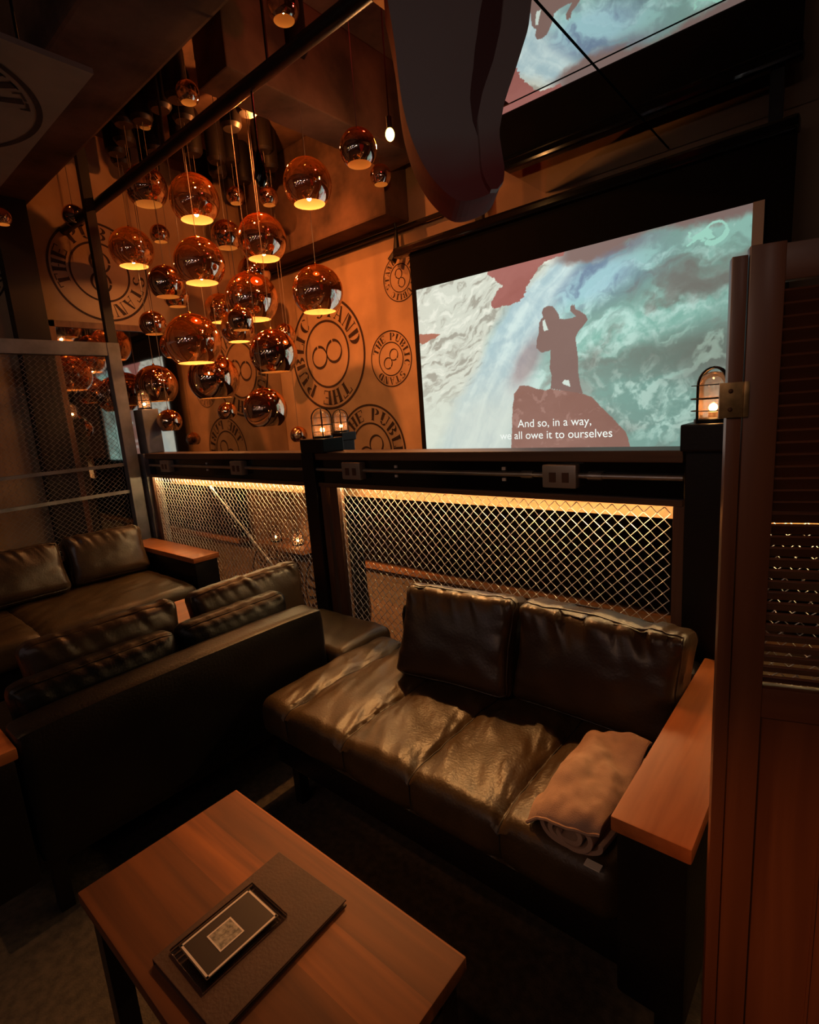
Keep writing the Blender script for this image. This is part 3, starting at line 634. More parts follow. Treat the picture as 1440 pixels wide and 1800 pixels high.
# the wires are nearly touching zigzags; spacing read off the picture
chain('wire_mesh', lambda a, z, d: (-2.10+a-ro[0], 1.875+d-ro[1], z), 1.63, .07, 1.078, .0435, .0021, 'wire', rail)
chain('wire_mesh', lambda a, z, d: (-4.245+a-ro[0], 1.875+d-ro[1], z), 1.90, .07, 1.078, .0435, .0021, 'wire', rail)
chain('wire_mesh', lambda a, z, d: (-.30+a-ro[0], 1.875+d-ro[1], z), 1.6, .07, 1.078, .0435, .0021, 'wire', rail)
bm = bmesh.new(); tube(bm, [(-3.45-ro[0], .04, 1.03), (-2.72-ro[0], .04, .47)], .007, 6); obj('diagonal_brace', bm, 'galv', rail, True)
bm = bmesh.new()
for a, b in ((-4.24, -.44), (-.3, 1.3)): tube(bm, [(a-ro[0], .002, 1.172), (b-ro[0], .002, 1.172)], .0105, 10)
obj('conduit', bm, 'galv', rail, True)
for x in (-.985, -.72): bm = bmesh.new(); tube(bm, [(x-.03-ro[0], .002, 1.172), (x+.02-ro[0], .002, 1.172)], .015, 10); obj('conduit_coupling', bm, 'galv', rail, True)
for x in (-3.94, -2.985, -1.95, -.85):
    ob = obj('outlet_box', B(rx(x-.066, x+.066, 1.822, 1.866, 1.128, 1.214, .007)), 'plate', rail, True)
    for s in (-.024, .026): obj('socket_opening', B(rx(x+s-.013, x+s+.013, 1.8195, 1.824, 1.150, 1.186, .001)), 'socket', ob)
for x in (-1.68, -1.10, -3.4):
    for z in (1.192, 1.148): obj('conduit_clip', B(rx(x-.008, x+.008, 1.858, 1.867, z-.006, z+.006)), 'screw', rail)

# ------------------------------------------------------------------ tall wire screen on the left
fen = thing('mesh_partition', 'tall grey steel frame with expanded mesh behind the left sofa', 'partition', (-4.35, 0, 0))
obj('top_rail', B((-.03, .03, -2.0, 1.80, 2.00, 2.095, .004)), 'grey_metal', fen)
obj('corner_post', B((-.035, .035, 1.715, 1.805, 0, 2.095, .004)), 'grey_metal', fen)
obj('upper_post', B((-.05, 0, 1.745, 1.81, 2.095, 3.86)), 'black_metal', fen)
for z in (1.195, .985): obj('cross_bar', B((-.012, .012, -2.0, 1.72, z-.012, z+.012)), 'grey_metal', fen)
chain('wire_mesh', lambda a, z, d: (-.02+d, -1.4+a, z), 3.1, .30, 2.0, .040, .0017, 'wire_dark', fen, seg=3, hh=.036)
# steel pipe that ties the posts together under the ceiling
bm = bmesh.new(); tube(bm, [(-5.13, 1.86, 3.09), (.4, 1.86, 3.09)], .036, 10)
pp = obj('ceiling_pipe', bm, 'black_metal', None, True); tag(pp, 'long black steel pipe crossing in front of the chandelier near the ceiling', 'pipe')
for x in (-2.3, -3.35):
    bm = bmesh.new(); tube(bm, [(x, 1.86, 3.11), (x, 1.86, 3.9)], .008, 6); obj('hanger_rod', bm, 'black_metal', pp, True)
bm = bmesh.new(); tube(bm, [(-2.45, 1.86, 3.06), (-2.45, 1.86, 2.80), (-2.45, 1.86, 2.74), (-2.45, 1.86, 2.66), (-2.45, 1.86, 2.62)], .02, 10, radii=[.006, .006, .026, .034, .012])
o = obj('dark_pendant', bm, 'gloss_black', None, True); tag(o, 'small unlit black bulb hanging from the steel pipe', 'pendant')
# wall pipe on the far wall
bm = bmesh.new(); tube(bm, [(-5.1, 3.80, 2.975), (-2.72, 3.80, 2.975)], .02, 8)
o = obj('wall_pipe', bm, 'black_metal', None, True); tag(o, 'dark pipe along the top of the orange far wall', 'pipe')
bm = bmesh.new(); tube(bm, [(-3.2, 3.78, 2.96), (-3.2, 3.77, 2.80), (-3.24, 3.74, 2.72)], .03, 8, radii=[.012, .03, .04]); obj('pipe_lamp', bm, 'black_metal', o, True)
bm = bmesh.new(); tube(bm, [(-3.2, 3.6, 3.6), (-3.21, 3.7, 3.3), (-3.2, 3.78, 2.98)], .008, 6); obj('cable', bm, 'black_metal', o, True)

# ------------------------------------------------------------------ caged lanterns
def lantern(loc, label, s=1.0, base=True):
    t = thing('caged_lantern', label, 'lamp', loc, 'caged lanterns on the railing posts'); t.scale = (s, s, s)
    bm = bmesh.new(); lathe(bm, [(0, 0), (.050, 0), (.050, .010), (.044, .014), (0, .014)], 24); obj('base_ring', bm, 'black_metal', t, True)
    bm = bmesh.new(); prof = [(.042, .014), (.042, .10)] + [(.042*math.cos(a), .10+.046*math.sin(a)) for a in [math.pi/2*k/8 for k in range(1, 9)]]
    lathe(bm, prof, 28)
    for v in bm.verts: v.co += Vector((v.co.x, v.co.y, 0)).normalized()*.0012*math.sin(18*math.atan2(v.co.y, v.co.x)+v.co.z*60) if v.co.xy.length > .01 else Vector()
    obj('glass_dome', bm, 'glass', t, True)
    for a in (math.radians(-40), math.radians(50)):
        ca, sa = math.cos(a), math.sin(a); bm = bmesh.new()
        pts = [(-.052*ca, -.052*sa, .0), (-.052*ca, -.052*sa, .105)] + [(-.052*math.cos(b)*ca, -.052*math.cos(b)*sa, .105+.052*math.sin(b)) for b in [math.pi*k/12 for k in range(1, 12)]] + [(.052*ca, .052*sa, .105), (.052*ca, .052*sa, 0)]
        tube(bm, pts, .0038, 6); obj('cage_hoop', bm, 'black_metal', t, True)
    for z, r in ((.035, .0013), (.070, .0024), (.108, .0013)):
        bm = bmesh.new(); tube(bm, [(.058*math.cos(k*math.pi/14), .058*math.sin(k*math.pi/14), z) for k in range(28)], r, 5, closed=True); obj('cage_ring', bm, 'black_metal', t, True)
    bm = bmesh.new(); lathe(bm, [(0, .010), (.013, .010), (.013, .030), (0, .030)], 12); obj('socket', bm, 'brass', t, True)
    bm = bmesh.new(); bmesh.ops.create_uvsphere(bm, u_segments=14, v_segments=10, radius=.0115, matrix=Matrix.Translation((0, 0, .043))); obj('bulb', bm, 'bulb', t, True)
    return t
lantern((-.368, 1.885, 1.345), 'brightly lit caged lantern on the right post beside the shutter', 1.05)
lantern((-2.215, 1.895, 1.335), 'caged lantern on the middle railing post, larger of the pair', 1.0)
lantern((-2.695, 2.47, 1.335), 'caged lantern just right of the middle post, smaller of the pair', .95)
lantern((-4.32, 1.92, 1.60), 'caged lantern on the left corner post beside the mesh partition', .95)
lantern((-4.90, 3.66, .02), 'caged lantern low in the corner seen through the left mesh bay', 1.2)
o = obj('far_post', B((-2.76, -2.64, 2.42, 2.53, -2.7, 1.30, .005), (-2.77, -2.63, 2.41, 2.54, 1.28, 1.335, .005)), 'black_metal'); tag(o, 'black post across the void carrying the smaller lantern', 'post')
o = obj('corner_shelf', B((-5.12, -4.62, 3.5, 3.84, -.03, .02, .004)), 'lip'); tag(o, 'wooden corner shelf under the low lantern behind the mesh', 'shelf')

# ------------------------------------------------------------------ chandelier of copper globes
def globe_mesh():
    bm = bmesh.new(); a0 = math.radians(-50); prof = []
    N = 26
    outer = [(math.cos(a0+(math.radians(86)-a0)*k/N), math.sin(a0+(math.radians(86)-a0)*k/N)) for k in range(N+1)]
    outer = outer + [(.06, 1.03), (.045, 1.07), (0.02, 1.09)]
    inner = [(x*.985, y*.985) for x, y in outer[:N]][::-1]
    lathe(bm, outer + [(.012, 1.06)] + [(.03, .985)] + inner + [outer[0]], 48, mis=[0]*(len(outer)) + [1]*(len(inner)+2))
    bmesh.ops.remove_doubles(bm, verts=bm.verts, dist=1e-5)
    return bm
gp = thing('globe_pendant', 'x', 'pendant lamp', (0, 0, 0), 'copper globe pendants')
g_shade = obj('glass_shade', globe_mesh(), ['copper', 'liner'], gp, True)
bm = bmesh.new(); bmesh.ops.create_uvsphere(bm, u_segments=12, v_segments=8, radius=.10); 
for v in bm.verts: v.co.z *= 1.35
g_bulb = obj('bulb', bm, 'bulb_c', gp, True)
bm = bmesh.new(); lathe(bm, [(0, .02), (.07, .02), (.07, .45), (.035, .5), (0, .5)], 14); g_sock = obj('lamp_holder', bm, 'brass', gp, True)
bm = bmesh.new(); tube(bm, [(0, 0, 0), (0, 0, 1)], .0022, 5); g_cord = obj('cord', bm, 'cord', gp, True)
bm = bmesh.new(); lathe(bm, [(0, -.24), (.06, -.24), (.078, -.22), (.078, -.02), (.070, 0), (0, 0)], 20); g_can = obj('ceiling_canister', bm, 'black_metal', gp, True)
for m_ in (g_shade, g_bulb, g_sock, g_cord, g_can): COL.objects.unlink(m_)
COL.objects.unlink(gp)
GL = [
 (-3.873,2.321,3.066,0.175,1,'large copper globe high in the cluster with the brightest open underside'),
 (-4.271,2.172,3.232,0.152,0,'smoky chrome globe left of the brightest globe at the top left of the cluster'),
 (-3.049,2.148,3.462,0.095,1,'chrome globe with lit bulb just above the black pipe'),
 (-4.381,3.027,3.4,0.077,0,'left of the two tiny globes hanging side by side under the pipe'),
 (-4.028,3.111,3.309,0.08,0,'right of the two tiny globes hanging side by side under the pipe'),
 (-2.772,2.454,2.875,0.15,1,'large copper globe on the upper right, left of the tall chrome pair'),
 (-2.191,2.323,2.843,0.1,0,'chrome globe on a long cord, upper right, nearest the bare bulb'),
 (-2.972,3.374,3.218,0.08,0,'small chrome globe tucked just below right of the long corded chrome globe'),
 (-4.80,1.72,3.50,0.088,0,'lone small globe beside the flat board at the upper left'),
 (-4.85,1.849,3.123,0.082,0,'lone small globe left of the black upright, over the left wall emblem'),
 (-4.85,1.363,3.015,0.062,0,'small globe cut by the left edge of the picture'),
 (-3.653,2.162,2.561,0.17,1,'large copper globe in the middle of the cluster under the brightest open one'),
 (-3.488,2.594,2.753,0.175,1,'large copper globe right of centre in the upper cluster'),
 (-4.642,2.162,2.881,0.167,1,'dark copper globe at the left side beside the black upright with lit opening'),
 (-2.999,2.652,2.304,0.175,1,'large copper globe hanging alone on the right over the wall emblem'),
 (-3.74,2.62,2.385,0.2,1,'biggest copper globe right of centre, below the paired upper globes'),
 (-3.836,2.134,2.055,0.198,1,'biggest copper globe at the front left of the lower cluster'),
 (-3.342,2.471,1.921,0.17,0,'large copper globe at the right of the lower cluster'),
 (-3.237,2.27,1.523,0.15,0,'lowest large copper globe, just above the railing'),
 (-4.054,2.105,2.501,0.125,0,'medium dark copper globe left of the middle of the cluster'),
 (-4.419,2.364,2.498,0.1,0,'medium globe peeping out behind the dark one left of the middle'),
 (-4.436,2.142,2.271,0.102,0,'small teardrop globe at the left edge of the lower cluster'),
 (-3.192,2.128,2.106,0.082,0,'small globe hanging in front of the biggest right hand globe'),
 (-4.139,2.437,1.815,0.202,0,'broad dark copper globe below the front left one'),
 (-4.277,2.605,1.546,0.082,0,'tiny globe near the railing left of the lowest large globe'),
 (-4.181,2.032,1.494,0.093,0,'small globe lowest at the left, beside the corner post'),
 (-4.794,2.262,1.816,0.176,0,'orange topped globe just above the lantern on the left corner post'),
 (-4.333,3.361,2.244,0.1,0,'teardrop globe half hidden behind the lower right globe'),
 (-4.772,2.486,3.087,0.08,0,'tiny globe behind the chrome one at the upper left'),
 (-4.274,2.814,3.01,0.125,0,'orange globe in the gap right of the brightest open globe'),
 (-4.838,3.019,2.523,0.15,1,'far globe glimpsed behind the middle of the cluster'),
 (-4.501,2.96,2.296,0.15,1,'far globe whose lit rim shows under the small central one'),
 (-4.108,2.15,3.614,0.055,0,'tiny globe highest at the left of the canisters'),
 (-3.486,2.142,3.55,0.073,0,'amber globe highest among the ceiling canisters'),
 (-2.478,2.142,3.56,0.085,0,'globe cut by the top edge of the picture'),
 (-3.176,2.349,3.45,0.045,0,'tiny globe right below the chrome globe over the pipe'),
 (-4.111,3.221,1.29,0.08,0,'small dark globe behind the middle railing lantern'),
 (-4.476,3.196,2.807,0.15,0,'copper globe far back right of the central globes'),
]
def put(src, parent, loc, scale):
    c = src.copy(); c.parent = parent; c.location = loc; c.scale = scale; COL.objects.link(c); return c
CZ = 3.9
for x, y, z, r, lit, lab in GL:
    z = min(z, CZ-r-.02)
    t = gp.copy(); COL.objects.link(t); t.location = (x, y, z); t['label'] = lab
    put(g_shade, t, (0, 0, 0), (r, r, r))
    bz = -.50*r if lit else -.30*r
    put(g_bulb, t, (0, 0, bz), (r, r, r) if lit else (r*.7, r*.7, r*.7)); put(g_sock, t, (0, 0, bz), (r, r, r))
    if lit: light('globe_glow', 'POINT', (x, y, z-.66*r), 4.6*(r/.17)**2, (1, .40, .13), .012)
    L = CZ-z-1.08*r
    if L > .02: put(g_cord, t, (0, 0, 1.08*r), (1, 1, L))
    if L > .30 and y < 3.5: put(g_can, t, (0, 0, CZ-z), (1.0, 1.0, 1.35 if L > .6 else 1))
for o_ in (g_shade, g_bulb, g_sock, g_cord, g_can, gp): bpy.data.objects.remove(o_)
# bare bulb
bb = thing('bare_bulb', 'glaring bare filament bulb hanging right of the chrome globes', 'lamp', (-2.17, 2.57, 2.98))
bm = bmesh.new(); bmesh.ops.create_uvsphere(bm, u_segments=14, v_segments=10, radius=.026); 
for v in bm.verts: v.co.z *= 1.3
obj('bulb', bm, 'bare', bb, True); bm = bmesh.new(); tube(bm, [(0, 0, .03), (0, 0, .09)], .016, 10); obj('socket', bm, 'black_metal', bb, True)
bm = bmesh.new(); tube(bm, [(0, 0, .09), (0, 0, .92)], .004, 6); obj('cord', bm, 'black_metal', bb, True)

# ------------------------------------------------------------------ hanging red form
def hang_form():
    t = thing('hanging_sculpture', 'large curved red hanging form with painted grey sheen in front of the screen top', 'sculpture', (-1.2, 1.72, 2.155))
    # outline in its own plane: x to the right, y up; origin at the bottom tip
    out = [(-.005, .0), (.085, .018), (.135, .045), (.150, .085), (.140, .13), (.128, .17), (.128, .23), (.150, .30), (.195, .40), (.235, .50), (.255, .62), (.262, .725), (-.235, .725), (-.222, .66), (-.205, .52), (-.200, .40), (-.190, .30), (-.165, .20), (-.120, .105), (-.060, .035)]
    inn = [(.098, .02), (.072, .06), (.064, .10), (.062, .18), (.058, .25), (.080, .33), (.120, .42), (.150, .52), (.168, .64), (.172, .78)]
    ax = Vector((.762, .643, 0)).normalized(); nr = Vector((ax.y, -ax.x, 0))
    def P(x, y, d): return ax*(x+.05) + Vector((0, 0, y)) - nr*d
    # smooth outline
    def smooth(p, closed=True, it=2):
        for _ in range(it):
            q = []
            n = len(p)
            for i in range(n if closed else n-1):
                a, b = p[i], p[(i+1) % n]; q += [(a[0]*.75+b[0]*.25, a[1]*.75+b[1]*.25), (a[0]*.25+b[0]*.75, a[1]*.25+b[1]*.75)]
            p = q
        return p
    o2 = smooth(out); bm = bmesh.new()
    F = [bm.verts.new(P(x, min(y, .72), -.02)) for x, y in o2]; K = [bm.verts.new(P(x, min(y, .72), .20)) for x, y in o2]; n = len(F)
    f0 = bm.faces.new(F); f0.material_index = 1; bm.faces.new(K[::-1])
    for i in range(n): bm.faces.new((F[i], K[i], K[(i+1) % n], F[(i+1) % n]))
    bmesh.ops.recalc_face_normals(bm, faces=bm.faces)
    obj('body', bm, ['sculpt', 'sculpt_face'], t, False)
    # curved rim band standing proud of the right edge, with a flat dark strip as the hollow's painted shade beside it
    def strip(name, A, Bc, d0, d1, m):
        bm = bmesh.new(); rows = []
        for (a, b) in zip(A, Bc): rows.append([bm.verts.new(P(a[0], a[1], d0)), bm.verts.new(P(b[0], b[1], d0)), bm.verts.new(P(b[0], b[1], d1)), bm.verts.new(P(a[0], a[1], d1))])
        for r0, r1 in zip(rows, rows[1:]):
            for k in range(4): bm.faces.new((r0[k], r0[(k+1) % 4], r1[(k+1) % 4], r1[k]))
        bm.faces.new(rows[0]); bm.faces.new(rows[-1][::-1]); bmesh.ops.recalc_face_normals(bm, faces=bm.faces)
        obj(name, bm, m, t, True)
    ys = [.025+.695*k/30 for k in range(31)]
    innx = lambda y: float(np.interp(y, [p[1] for p in inn], [p[0] for p in inn]))
    outx = lambda y: float(np.interp(y, [.0, .045, .085, .13, .20, .30, .40, .50, .62, .78], [.09, .135, .142, .135, .126, .150, .195, .235, .255, .262]))
    recess_shade = lambda y: innx(y) - .075*math.sin(math.pi*min(max((y-.22)/.62, 0), 1))
    strip('rim_band', [(innx(y), y) for y in ys], [(outx(y)+.003, y) for y in ys], -.055, -.02, 'sculpt_face')
    strip('recess_shade', [(recess_shade(y), y) for y in ys if y > .2], [(innx(y), y) for y in ys if y > .2], -.026, -.018, 'sculpt_dark')
    return t
hang_form()

# ------------------------------------------------------------------ flat board with stencil, upper left
bd = obj('ceiling_board', B((-4.4, -2.36, -.9, 1.06, 2.80, 2.82)), 'board'); tag(bd, 'flat pale ceiling board with black stencil marks, upper left corner', 'board')
emblem('stencil_emblem', (-2.93, .53, 2.80), (1, 0, 0), (0, 1, 0), .50, 100, bd, (0, 0, -1))
bm = bmesh.new(); tube(bm, [(-2.6, .9, 2.82), (-2.6, .9, 3.9)], .006, 5); tube(bm, [(-3.9, .9, 2.82), (-3.9, .9, 3.9)], .006, 5); obj('hanger_rod', bm, 'black_metal', bd)

# ------------------------------------------------------------------ right sofa
sa = thing('leather_sofa', 'black leather sofa on the right with quilted seat and wooden armrest', 'sofa', (0, 0, 0))
seat_pad('seat', -1.70, -.345, .99, 1.70, .27, .42, [-1.54, -1.24, -.95, -.65], 'X', 'leather', sa, seed=1, r=.05)
obj('base_frame', B((-1.66, -.215, 1.03, 1.76, .15, .28, .01)), 'leather_black', sa, True)
seat_pad('backrest', -1.55, -.345, 1.665, 1.795, .28, .585, [-.95], 'X', 'leather_black', sa, seed=2, r=.03, step=.02, wr=.3)
arm = obj('armrest', B((-.345, -.205, .975, 1.80, .15, .565, .015)), 'leather_black', sa, True)
obj('armrest_top', B((-.352, -.198, .965, 1.80, .565, .60, .006)), 'arm_wood', arm, True, label='flat orange-brown wooden top of the armrest')
for x, y in ((-1.57, 1.06), (-.25, 1.02), (-1.57, 1.72), (-.25, 1.72)):
    obj('leg', B((x-.02, x+.02, y-.02, y+.02, 0, .16, .002)), 'black_metal', sa)
cushion('leather_cushion', (.47, .17, .355), 'leather_cush', (-1.115, 1.48, .425), (math.radians(-20), 0, math.radians(6)), 'left of the two leather cushions leaning on the right sofa back', 3, 1.0, r=.04)
cushion('leather_cushion', (.535, .17, .345), 'leather_cush', (-.612, 1.54, .425), (math.radians(-13), 0, math.radians(-2)), 'right of the two leather cushions on the right sofa, next to the armrest', 7, .95, r=.04)
# low bench section in the corner
bn = thing('leather_bench', 'low leather bench section in the corner left of the right sofa', 'bench', (0, 0, 0))
seat_pad('seat', -2.24, -1.715, 1.43, 1.79, .28, .415, [], 'X', 'leather', bn, seed=4, r=.04, step=.012, wr=.6)
obj('base_frame', B((-2.20, -1.74, 1.46, 1.77, .02, .29, .01)), 'leather_black', bn, True)

# ------------------------------------------------------------------ centre sofa, its back to us
sb = thing('leather_sofa', 'black leather sofa in the centre with its back turned, nearest the table', 'sofa', (0, 0, 0))
seat_pad('backrest', -1.91, -1.765, .275, 1.415, .20, .625, [], 'X', 'leather_black', sb, seed=5, r=.028, step=.02, wr=.18)
seat_pad('seat', -2.60, -1.90, .285, 1.40, .27, .42, [.8], 'Y', 'leather_black', sb, seed=6, r=.04, step=.016, wr=.6)
obj('base_frame', B((-2.55, -1.80, .12, 1.38, .16, .28, .01)), 'leather_black', sb, True)
a2 = obj('armrest', B((-2.60, -1.77, .11, .27, .16, .565, .012)), 'leather_black', sb, True)
obj('armrest_top', B((-2.61, -1.76, .10, .277, .565, .60, .005)), 'arm_wood', a2, True, label='orange-brown wooden top of the armrest')
for x, y in ((-1.82, .32), (-1.82, 1.34), (-2.5, .32), (-2.5, 1.34)): obj('leg', B((x-.02, x+.02, y-.02, y+.02, 0, .17, .002)), 'black_metal', sb)
rz = math.radians(90)
cushion('leather_cushion', (.54, .13, .27), 'leather_black', (-1.985, .585, .42), (math.radians(-5), 0, rz), 'front left cushion on the centre sofa, nearest its back on the left', 11, .35, r=.05)
cushion('leather_cushion', (.50, .13, .27), 'leather_black', (-1.985, 1.12, .42), (math.radians(-5), 0, rz), 'front right cushion on the centre sofa, right against its backrest', 12, .35, r=.05)
cushion('leather_cushion', (.56, .12, .33), 'leather_cush', (-2.15, .68, .42), (math.radians(-8), 0, rz), 'rear left cushion on the centre sofa, standing behind the front left one', 13, .45, r=.045)
cushion('leather_cushion', (.58, .12, .325), 'leather_cush', (-2.15, 1.31, .42), (math.radians(-8), 0, rz), 'rear right cushion on the centre sofa, its corner before the left mesh bay', 14, .45, r=.045)

# ------------------------------------------------------------------ left sofa under the mesh partition
sl = thing('leather_sofa', 'brown-black leather sofa at the far left against the mesh partition', 'sofa', (0, 0, 0))
seat_pad('seat', -4.18, -3.24, -.6, 1.60, .28, .44, [.72, -.1], 'Y', 'leather', sl, seed=8, r=.05, step=.014, wr=.9)
obj('base_frame', B((-4.2, -3.30, -.6, 1.60, .14, .29, .01)), 'leather_black', sl, True)
seat_pad('backrest', -4.28, -4.14, -.6, 1.62, .28, .60, [], 'X', 'leather_black', sl, seed=9, r=.03, step=.03, wr=.2)
a3 = obj('armrest', B((-4.27, -3.30, 1.625, 1.79, .12, .565, .012)), 'leather_black', sl, True)
obj('armrest_top', B((-4.28, -3.29, 1.615, 1.80, .565, .60, .005)), 'arm_wood', a3, True, label='orange-brown wooden top of the armrest')
for x, y in ((-3.36, 1.7), (-4.2, 1.7), (-3.36, -.5), (-4.2, -.5)): obj('leg', B((x-.02, x+.02, y-.02, y+.02, 0, .15, .002)), 'black_metal', sl)
cushion('leather_cushion', (.50, .16, .34), 'leather_cush', (-3.93, 1.34, .45), (math.radians(-18), 0, rz+math.radians(-4)), 'cushion at the right end of the left sofa beside its wooden arm', 15, .9, r=.055)
cushion('leather_cushion', (.66, .17, .34), 'leather_cush', (-3.88, .74, .45), (math.radians(-20), 0, rz+math.radians(2)), 'wide cushion in the middle of the left sofa, cut by the picture edge', 16, .8, r=.055)
ct = thing('side_table', 'orange wooden table glimpsed between the cushions of the centre sofa', 'table', (-2.84, 1.2, 0))
obj('tabletop', B((-.18, .18, -.4, .25, .42, .45, .004)), 'arm_wood', ct)
for sx_ in (-1, 1):
    for y in (-.36, .21): obj('leg', B((sx_*.15-.015, sx_*.15+.015, y-.015, y+.015, 0, .42)), 'black_metal', ct)

# ------------------------------------------------------------------ coffee table with menu
tb = thing('coffee_table', 'low wooden coffee table in the foreground holding the menu folder', 'table', (-.885, .445, 0))
obj('tabletop', B((-.385, .385, -.20, .20, .42, .452, .004)), 'table_wood', tb, True)
for sx_ in (-1, 1):
    for sy_ in (-1, 1): obj('leg', B((sx_*.345-.022, sx_*.345+.022, sy_*.165-.022, sy_*.165+.022, 0, .42, .002)), 'black_metal', tb)
obj('apron', B((-.345, .345, -.18, -.165, .36, .42), (-.345, .345, .165, .18, .36, .42), (-.36, -.345, -.165, .165, .36, .42), (.345, .36, -.165, .165, .36, .42)), 'black_metal', tb)
mf = thing('menu_folder', 'closed dark brown menu folder lying on the coffee table', 'menu', (-.860, .430, .452), rot=(0, 0, math.radians(2)))
obj('front_cover', B((-.108, .108, -.150, .150, .011, .0145, .001)), 'menu', mf); obj('back_cover', B((-.108, .108, -.150, .150, 0, .003, .001)), 'menu', mf)
obj('spine', B((-.111, -.107, -.150, .150, 0, .0145, .001)), 'menu', mf); obj('pages', B((-.105, .103, -.146, .146, .003, .011)), 'page', mf)
ac = thing('acrylic_card', 'clear acrylic card with a white frame and pale square lying on the menu', 'card', (-.888, .395, .4667), rot=(0, 0, math.radians(0)))
obj('acrylic_slab', B((-.062, .062, -.092, .092, 0, .007, .002)), 'acrylic', ac)
obj('printed_sheet', B((-.052, .052, -.078, .078, .0072, .0078)), 'card', ac)
bm = B((-.050, .050, -.076, -.072, .0079, .0083), (-.050, .050, .072, .076, .0079, .0083), (-.050, -.046, -.076, .076, .0079, .0083), (.046, .050, -.076, .076, .0079, .0083)); obj('white_border', bm, 'card_white', ac)
obj('pale_square', B((-.022, .022, -.032, .014, .0079, .0084)), 'card_grey', ac); 
obj('square_border', B((-.025, .025, -.035, -.032, .0079, .0086), (-.025, .025, .014, .017, .0079, .0086), (-.025, -.022, -.032, .014, .0079, .0086), (.022, .025, -.032, .014, .0079, .0086)), 'card_white', ac)

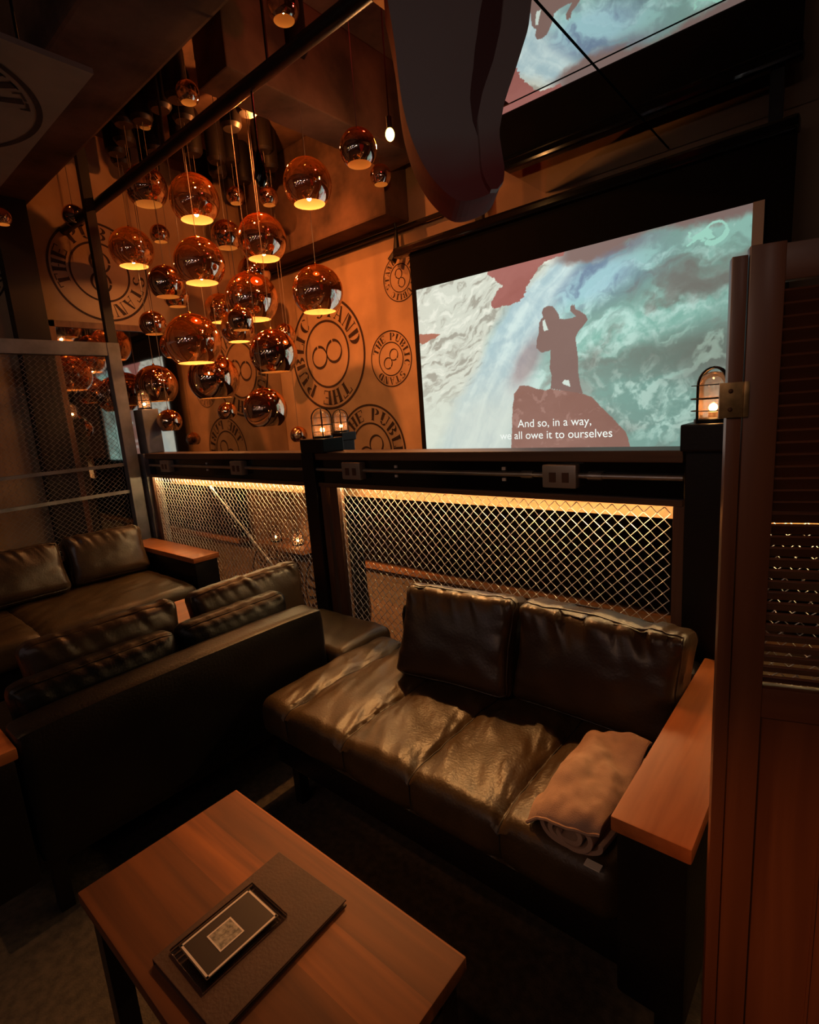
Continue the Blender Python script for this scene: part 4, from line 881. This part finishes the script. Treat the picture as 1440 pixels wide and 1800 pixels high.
# ------------------------------------------------------------------ rolled blanket
def blanket():
    t = thing('rolled_blanket', 'beige fleece blanket loosely rolled on the sofa seat beside the wooden armrest', 'blanket', (-.46, 1.0, .43))
    # cross-section in x-z: a flattened spiral; extruded along y
    path = []
    N = 130
    for k in range(N):
        a = k/(N-1); ang = a*2*math.pi*2.6; r = .012 + .040*a
        path.append((r*1.35*math.cos(ang+2.6), .048+r*.88*math.sin(ang+2.6)))
    sxs, szs = path[-1]
    bm = bmesh.new(); J = 44; rows = []
    th = .0055
    for k, (x, z) in enumerate(path):
        a = k/(N-1); nx, nz = (path[min(k+1, N-1)][1]-path[max(k-1, 0)][1]), -(path[min(k+1, N-1)][0]-path[max(k-1, 0)][0]); L = math.hypot(nx, nz) or 1; nx /= L; nz /= L
        row = []
        for j in range(J):
            y = j/(J-1)*.36; n = fb(Vector((x*9, y*6, z*9+3)), 2)
            bulge = 1+.10*math.sin(y*11+1)+.16*math.sin(math.pi*j/(J-1))
            X = x*bulge+n*.006 + .05*(j/(J-1)-.2)*0; Z = max(.002, .048+(z-.048)*bulge*(1-.12*j/(J-1)) + n*.007)
            Y = y + (fb(Vector((a*5, 7, j*.02)), 2)*.018 + (1-a)*-.012 if j == 0 or j == J-1 else 0)
            row.append(((X+nx*th, Y, Z+nz*th), (X-nx*th, Y, max(.001, Z-nz*th))))
        rows.append(row)
    Vo = [[bm.verts.new(p[0]) for p in r] for r in rows]; Vi = [[bm.verts.new(p[1]) for p in r] for r in rows]
    for k in range(N-1):
        for j in range(J-1):
            bm.faces.new((Vo[k][j], Vo[k+1][j], Vo[k+1][j+1], Vo[k][j+1])); bm.faces.new((Vi[k][j], Vi[k][j+1], Vi[k+1][j+1], Vi[k+1][j]))
        bm.faces.new((Vo[k][0], Vi[k][0], Vi[k+1][0], Vo[k+1][0])); bm.faces.new((Vo[k][-1], Vo[k+1][-1], Vi[k+1][-1], Vi[k][-1]))
    for k in (0, N-1):
        for j in range(J-1): bm.faces.new((Vo[k][j], Vo[k][j+1], Vi[k][j+1], Vi[k][j]))
    bmesh.ops.recalc_face_normals(bm, faces=bm.faces)
    obj('rolled_body', bm, 'blanket', t, True)
    # top flap draped over the roll and out to the left
    def flap(q):
        u, v, s = q.x, q.y, q.z
        x = -.010 + u*.090; y = .165 + v*.185 - .012*math.sin(u*2.2+1)*(v < 0)
        z = .108 - .095*max(0, (abs(u+.0)-.30))**1.7*(1.0 if u < 0 else .25) + .012*math.sin(y*17+u*2.0) + .014*fb(Vector((u*1.5, v*2.0, 1)), 2) + .012*math.exp(-((u*.7+v-.35)/.22)**2)
        z = max(z, .012)
        if v < -.80: z -= .018*((-v-.80)/.2)**2
        return Vector((x, y, z + s*.0055*(1 if max(abs(u), abs(v)) < .985 else .6)))
    bm = bmesh.new(); sub(bm, (1, 1, 1), (40, 64, 2), flap); obj('top_flap', bm, 'blanket', t, True)
    b3 = bmesh.new(); tube(b3, [flap(Vector((-1+2*k/40, -1, 0)))+Vector((0, -.001, 0)) for k in range(41)], .0042, 6); obj('stitched_hem', b3, 'blanket', t, True)
    def flap2(q):
        u, v, s = q.x, q.y, q.z
        return Vector((-.085 + u*.032 + .01*math.sin(v*3), .15 + v*.12, .010 + .022*(u+1)/2 + .006*math.sin(v*6+u*2) + s*.004))
    bm = bmesh.new(); sub(bm, (1, 1, 1), (16, 36, 2), flap2); obj('side_fold', bm, 'blanket', t, True)
    bm = B((.045, .080, -.022, -.002, .004, .007)); obj('care_tag', bm, 'blanket_tag', t, label='white care tag')
    return t
blanket()

# ------------------------------------------------------------------ louvred shutter on the right
sh = thing('louvred_shutter', 'tall reddish-brown folding louvred shutter at the right edge', 'shutter', (-.138, .905, 0), rot=(0, 0, math.atan2(.302, .953)))
obj('stile', B((0, .042, 0, .026, .02, 1.635, .0015)), 'shutter', sh, True)
obj('stile', B((.47, .512, 0, .026, .02, 1.635, .0015)), 'shutter', sh, True)
obj('top_rail', B((.042, .47, .002, .024, 1.585, 1.632, .001)), 'shutter_x', sh, True); obj('middle_rail', B((.042, .47, .002, .024, .935, .985, .001)), 'shutter_x', sh, True)
obj('lower_panel', B((.042, .47, .008, .018, .06, .935), (.13, .134, .005, .009, .30, .86)), 'shutter', sh, True)
obj('bottom_rail', B((.042, .47, .002, .024, .02, .08, .001)), 'shutter_x', sh, True)
bm = bmesh.new(); z = .997
while z < 1.575:
    box(bm, .042, .47, -.0122, .0122, -.0020, .0020, .0008, mtx=Matrix.Translation((0, .013, z)) @ Matrix.Rotation(math.radians(-43), 4, 'X')); z += .0172
obj('louvre_slats', bm, 'shutter_x', sh)
obj('folded_leaf_edge', B((-.0205, -.0015, .004, .030, .02, 1.625, .001)), 'shutter', sh, True, label='narrow edge of the folded neighbouring leaf')
hg = obj('hinge', B((-.031, -.001, -.0015, .004, 1.405, 1.455, .0006), (-.001, .006, -.0045, .004, 1.405, 1.455, .001)), 'brass', sh, True)
for zz in (1.417, 1.443): bm = bmesh.new(); bmesh.ops.create_uvsphere(bm, u_segments=8, v_segments=6, radius=.0032, matrix=Matrix.Translation((-.017, -.0018, zz))); obj('screw', bm, 'socket', hg, True)
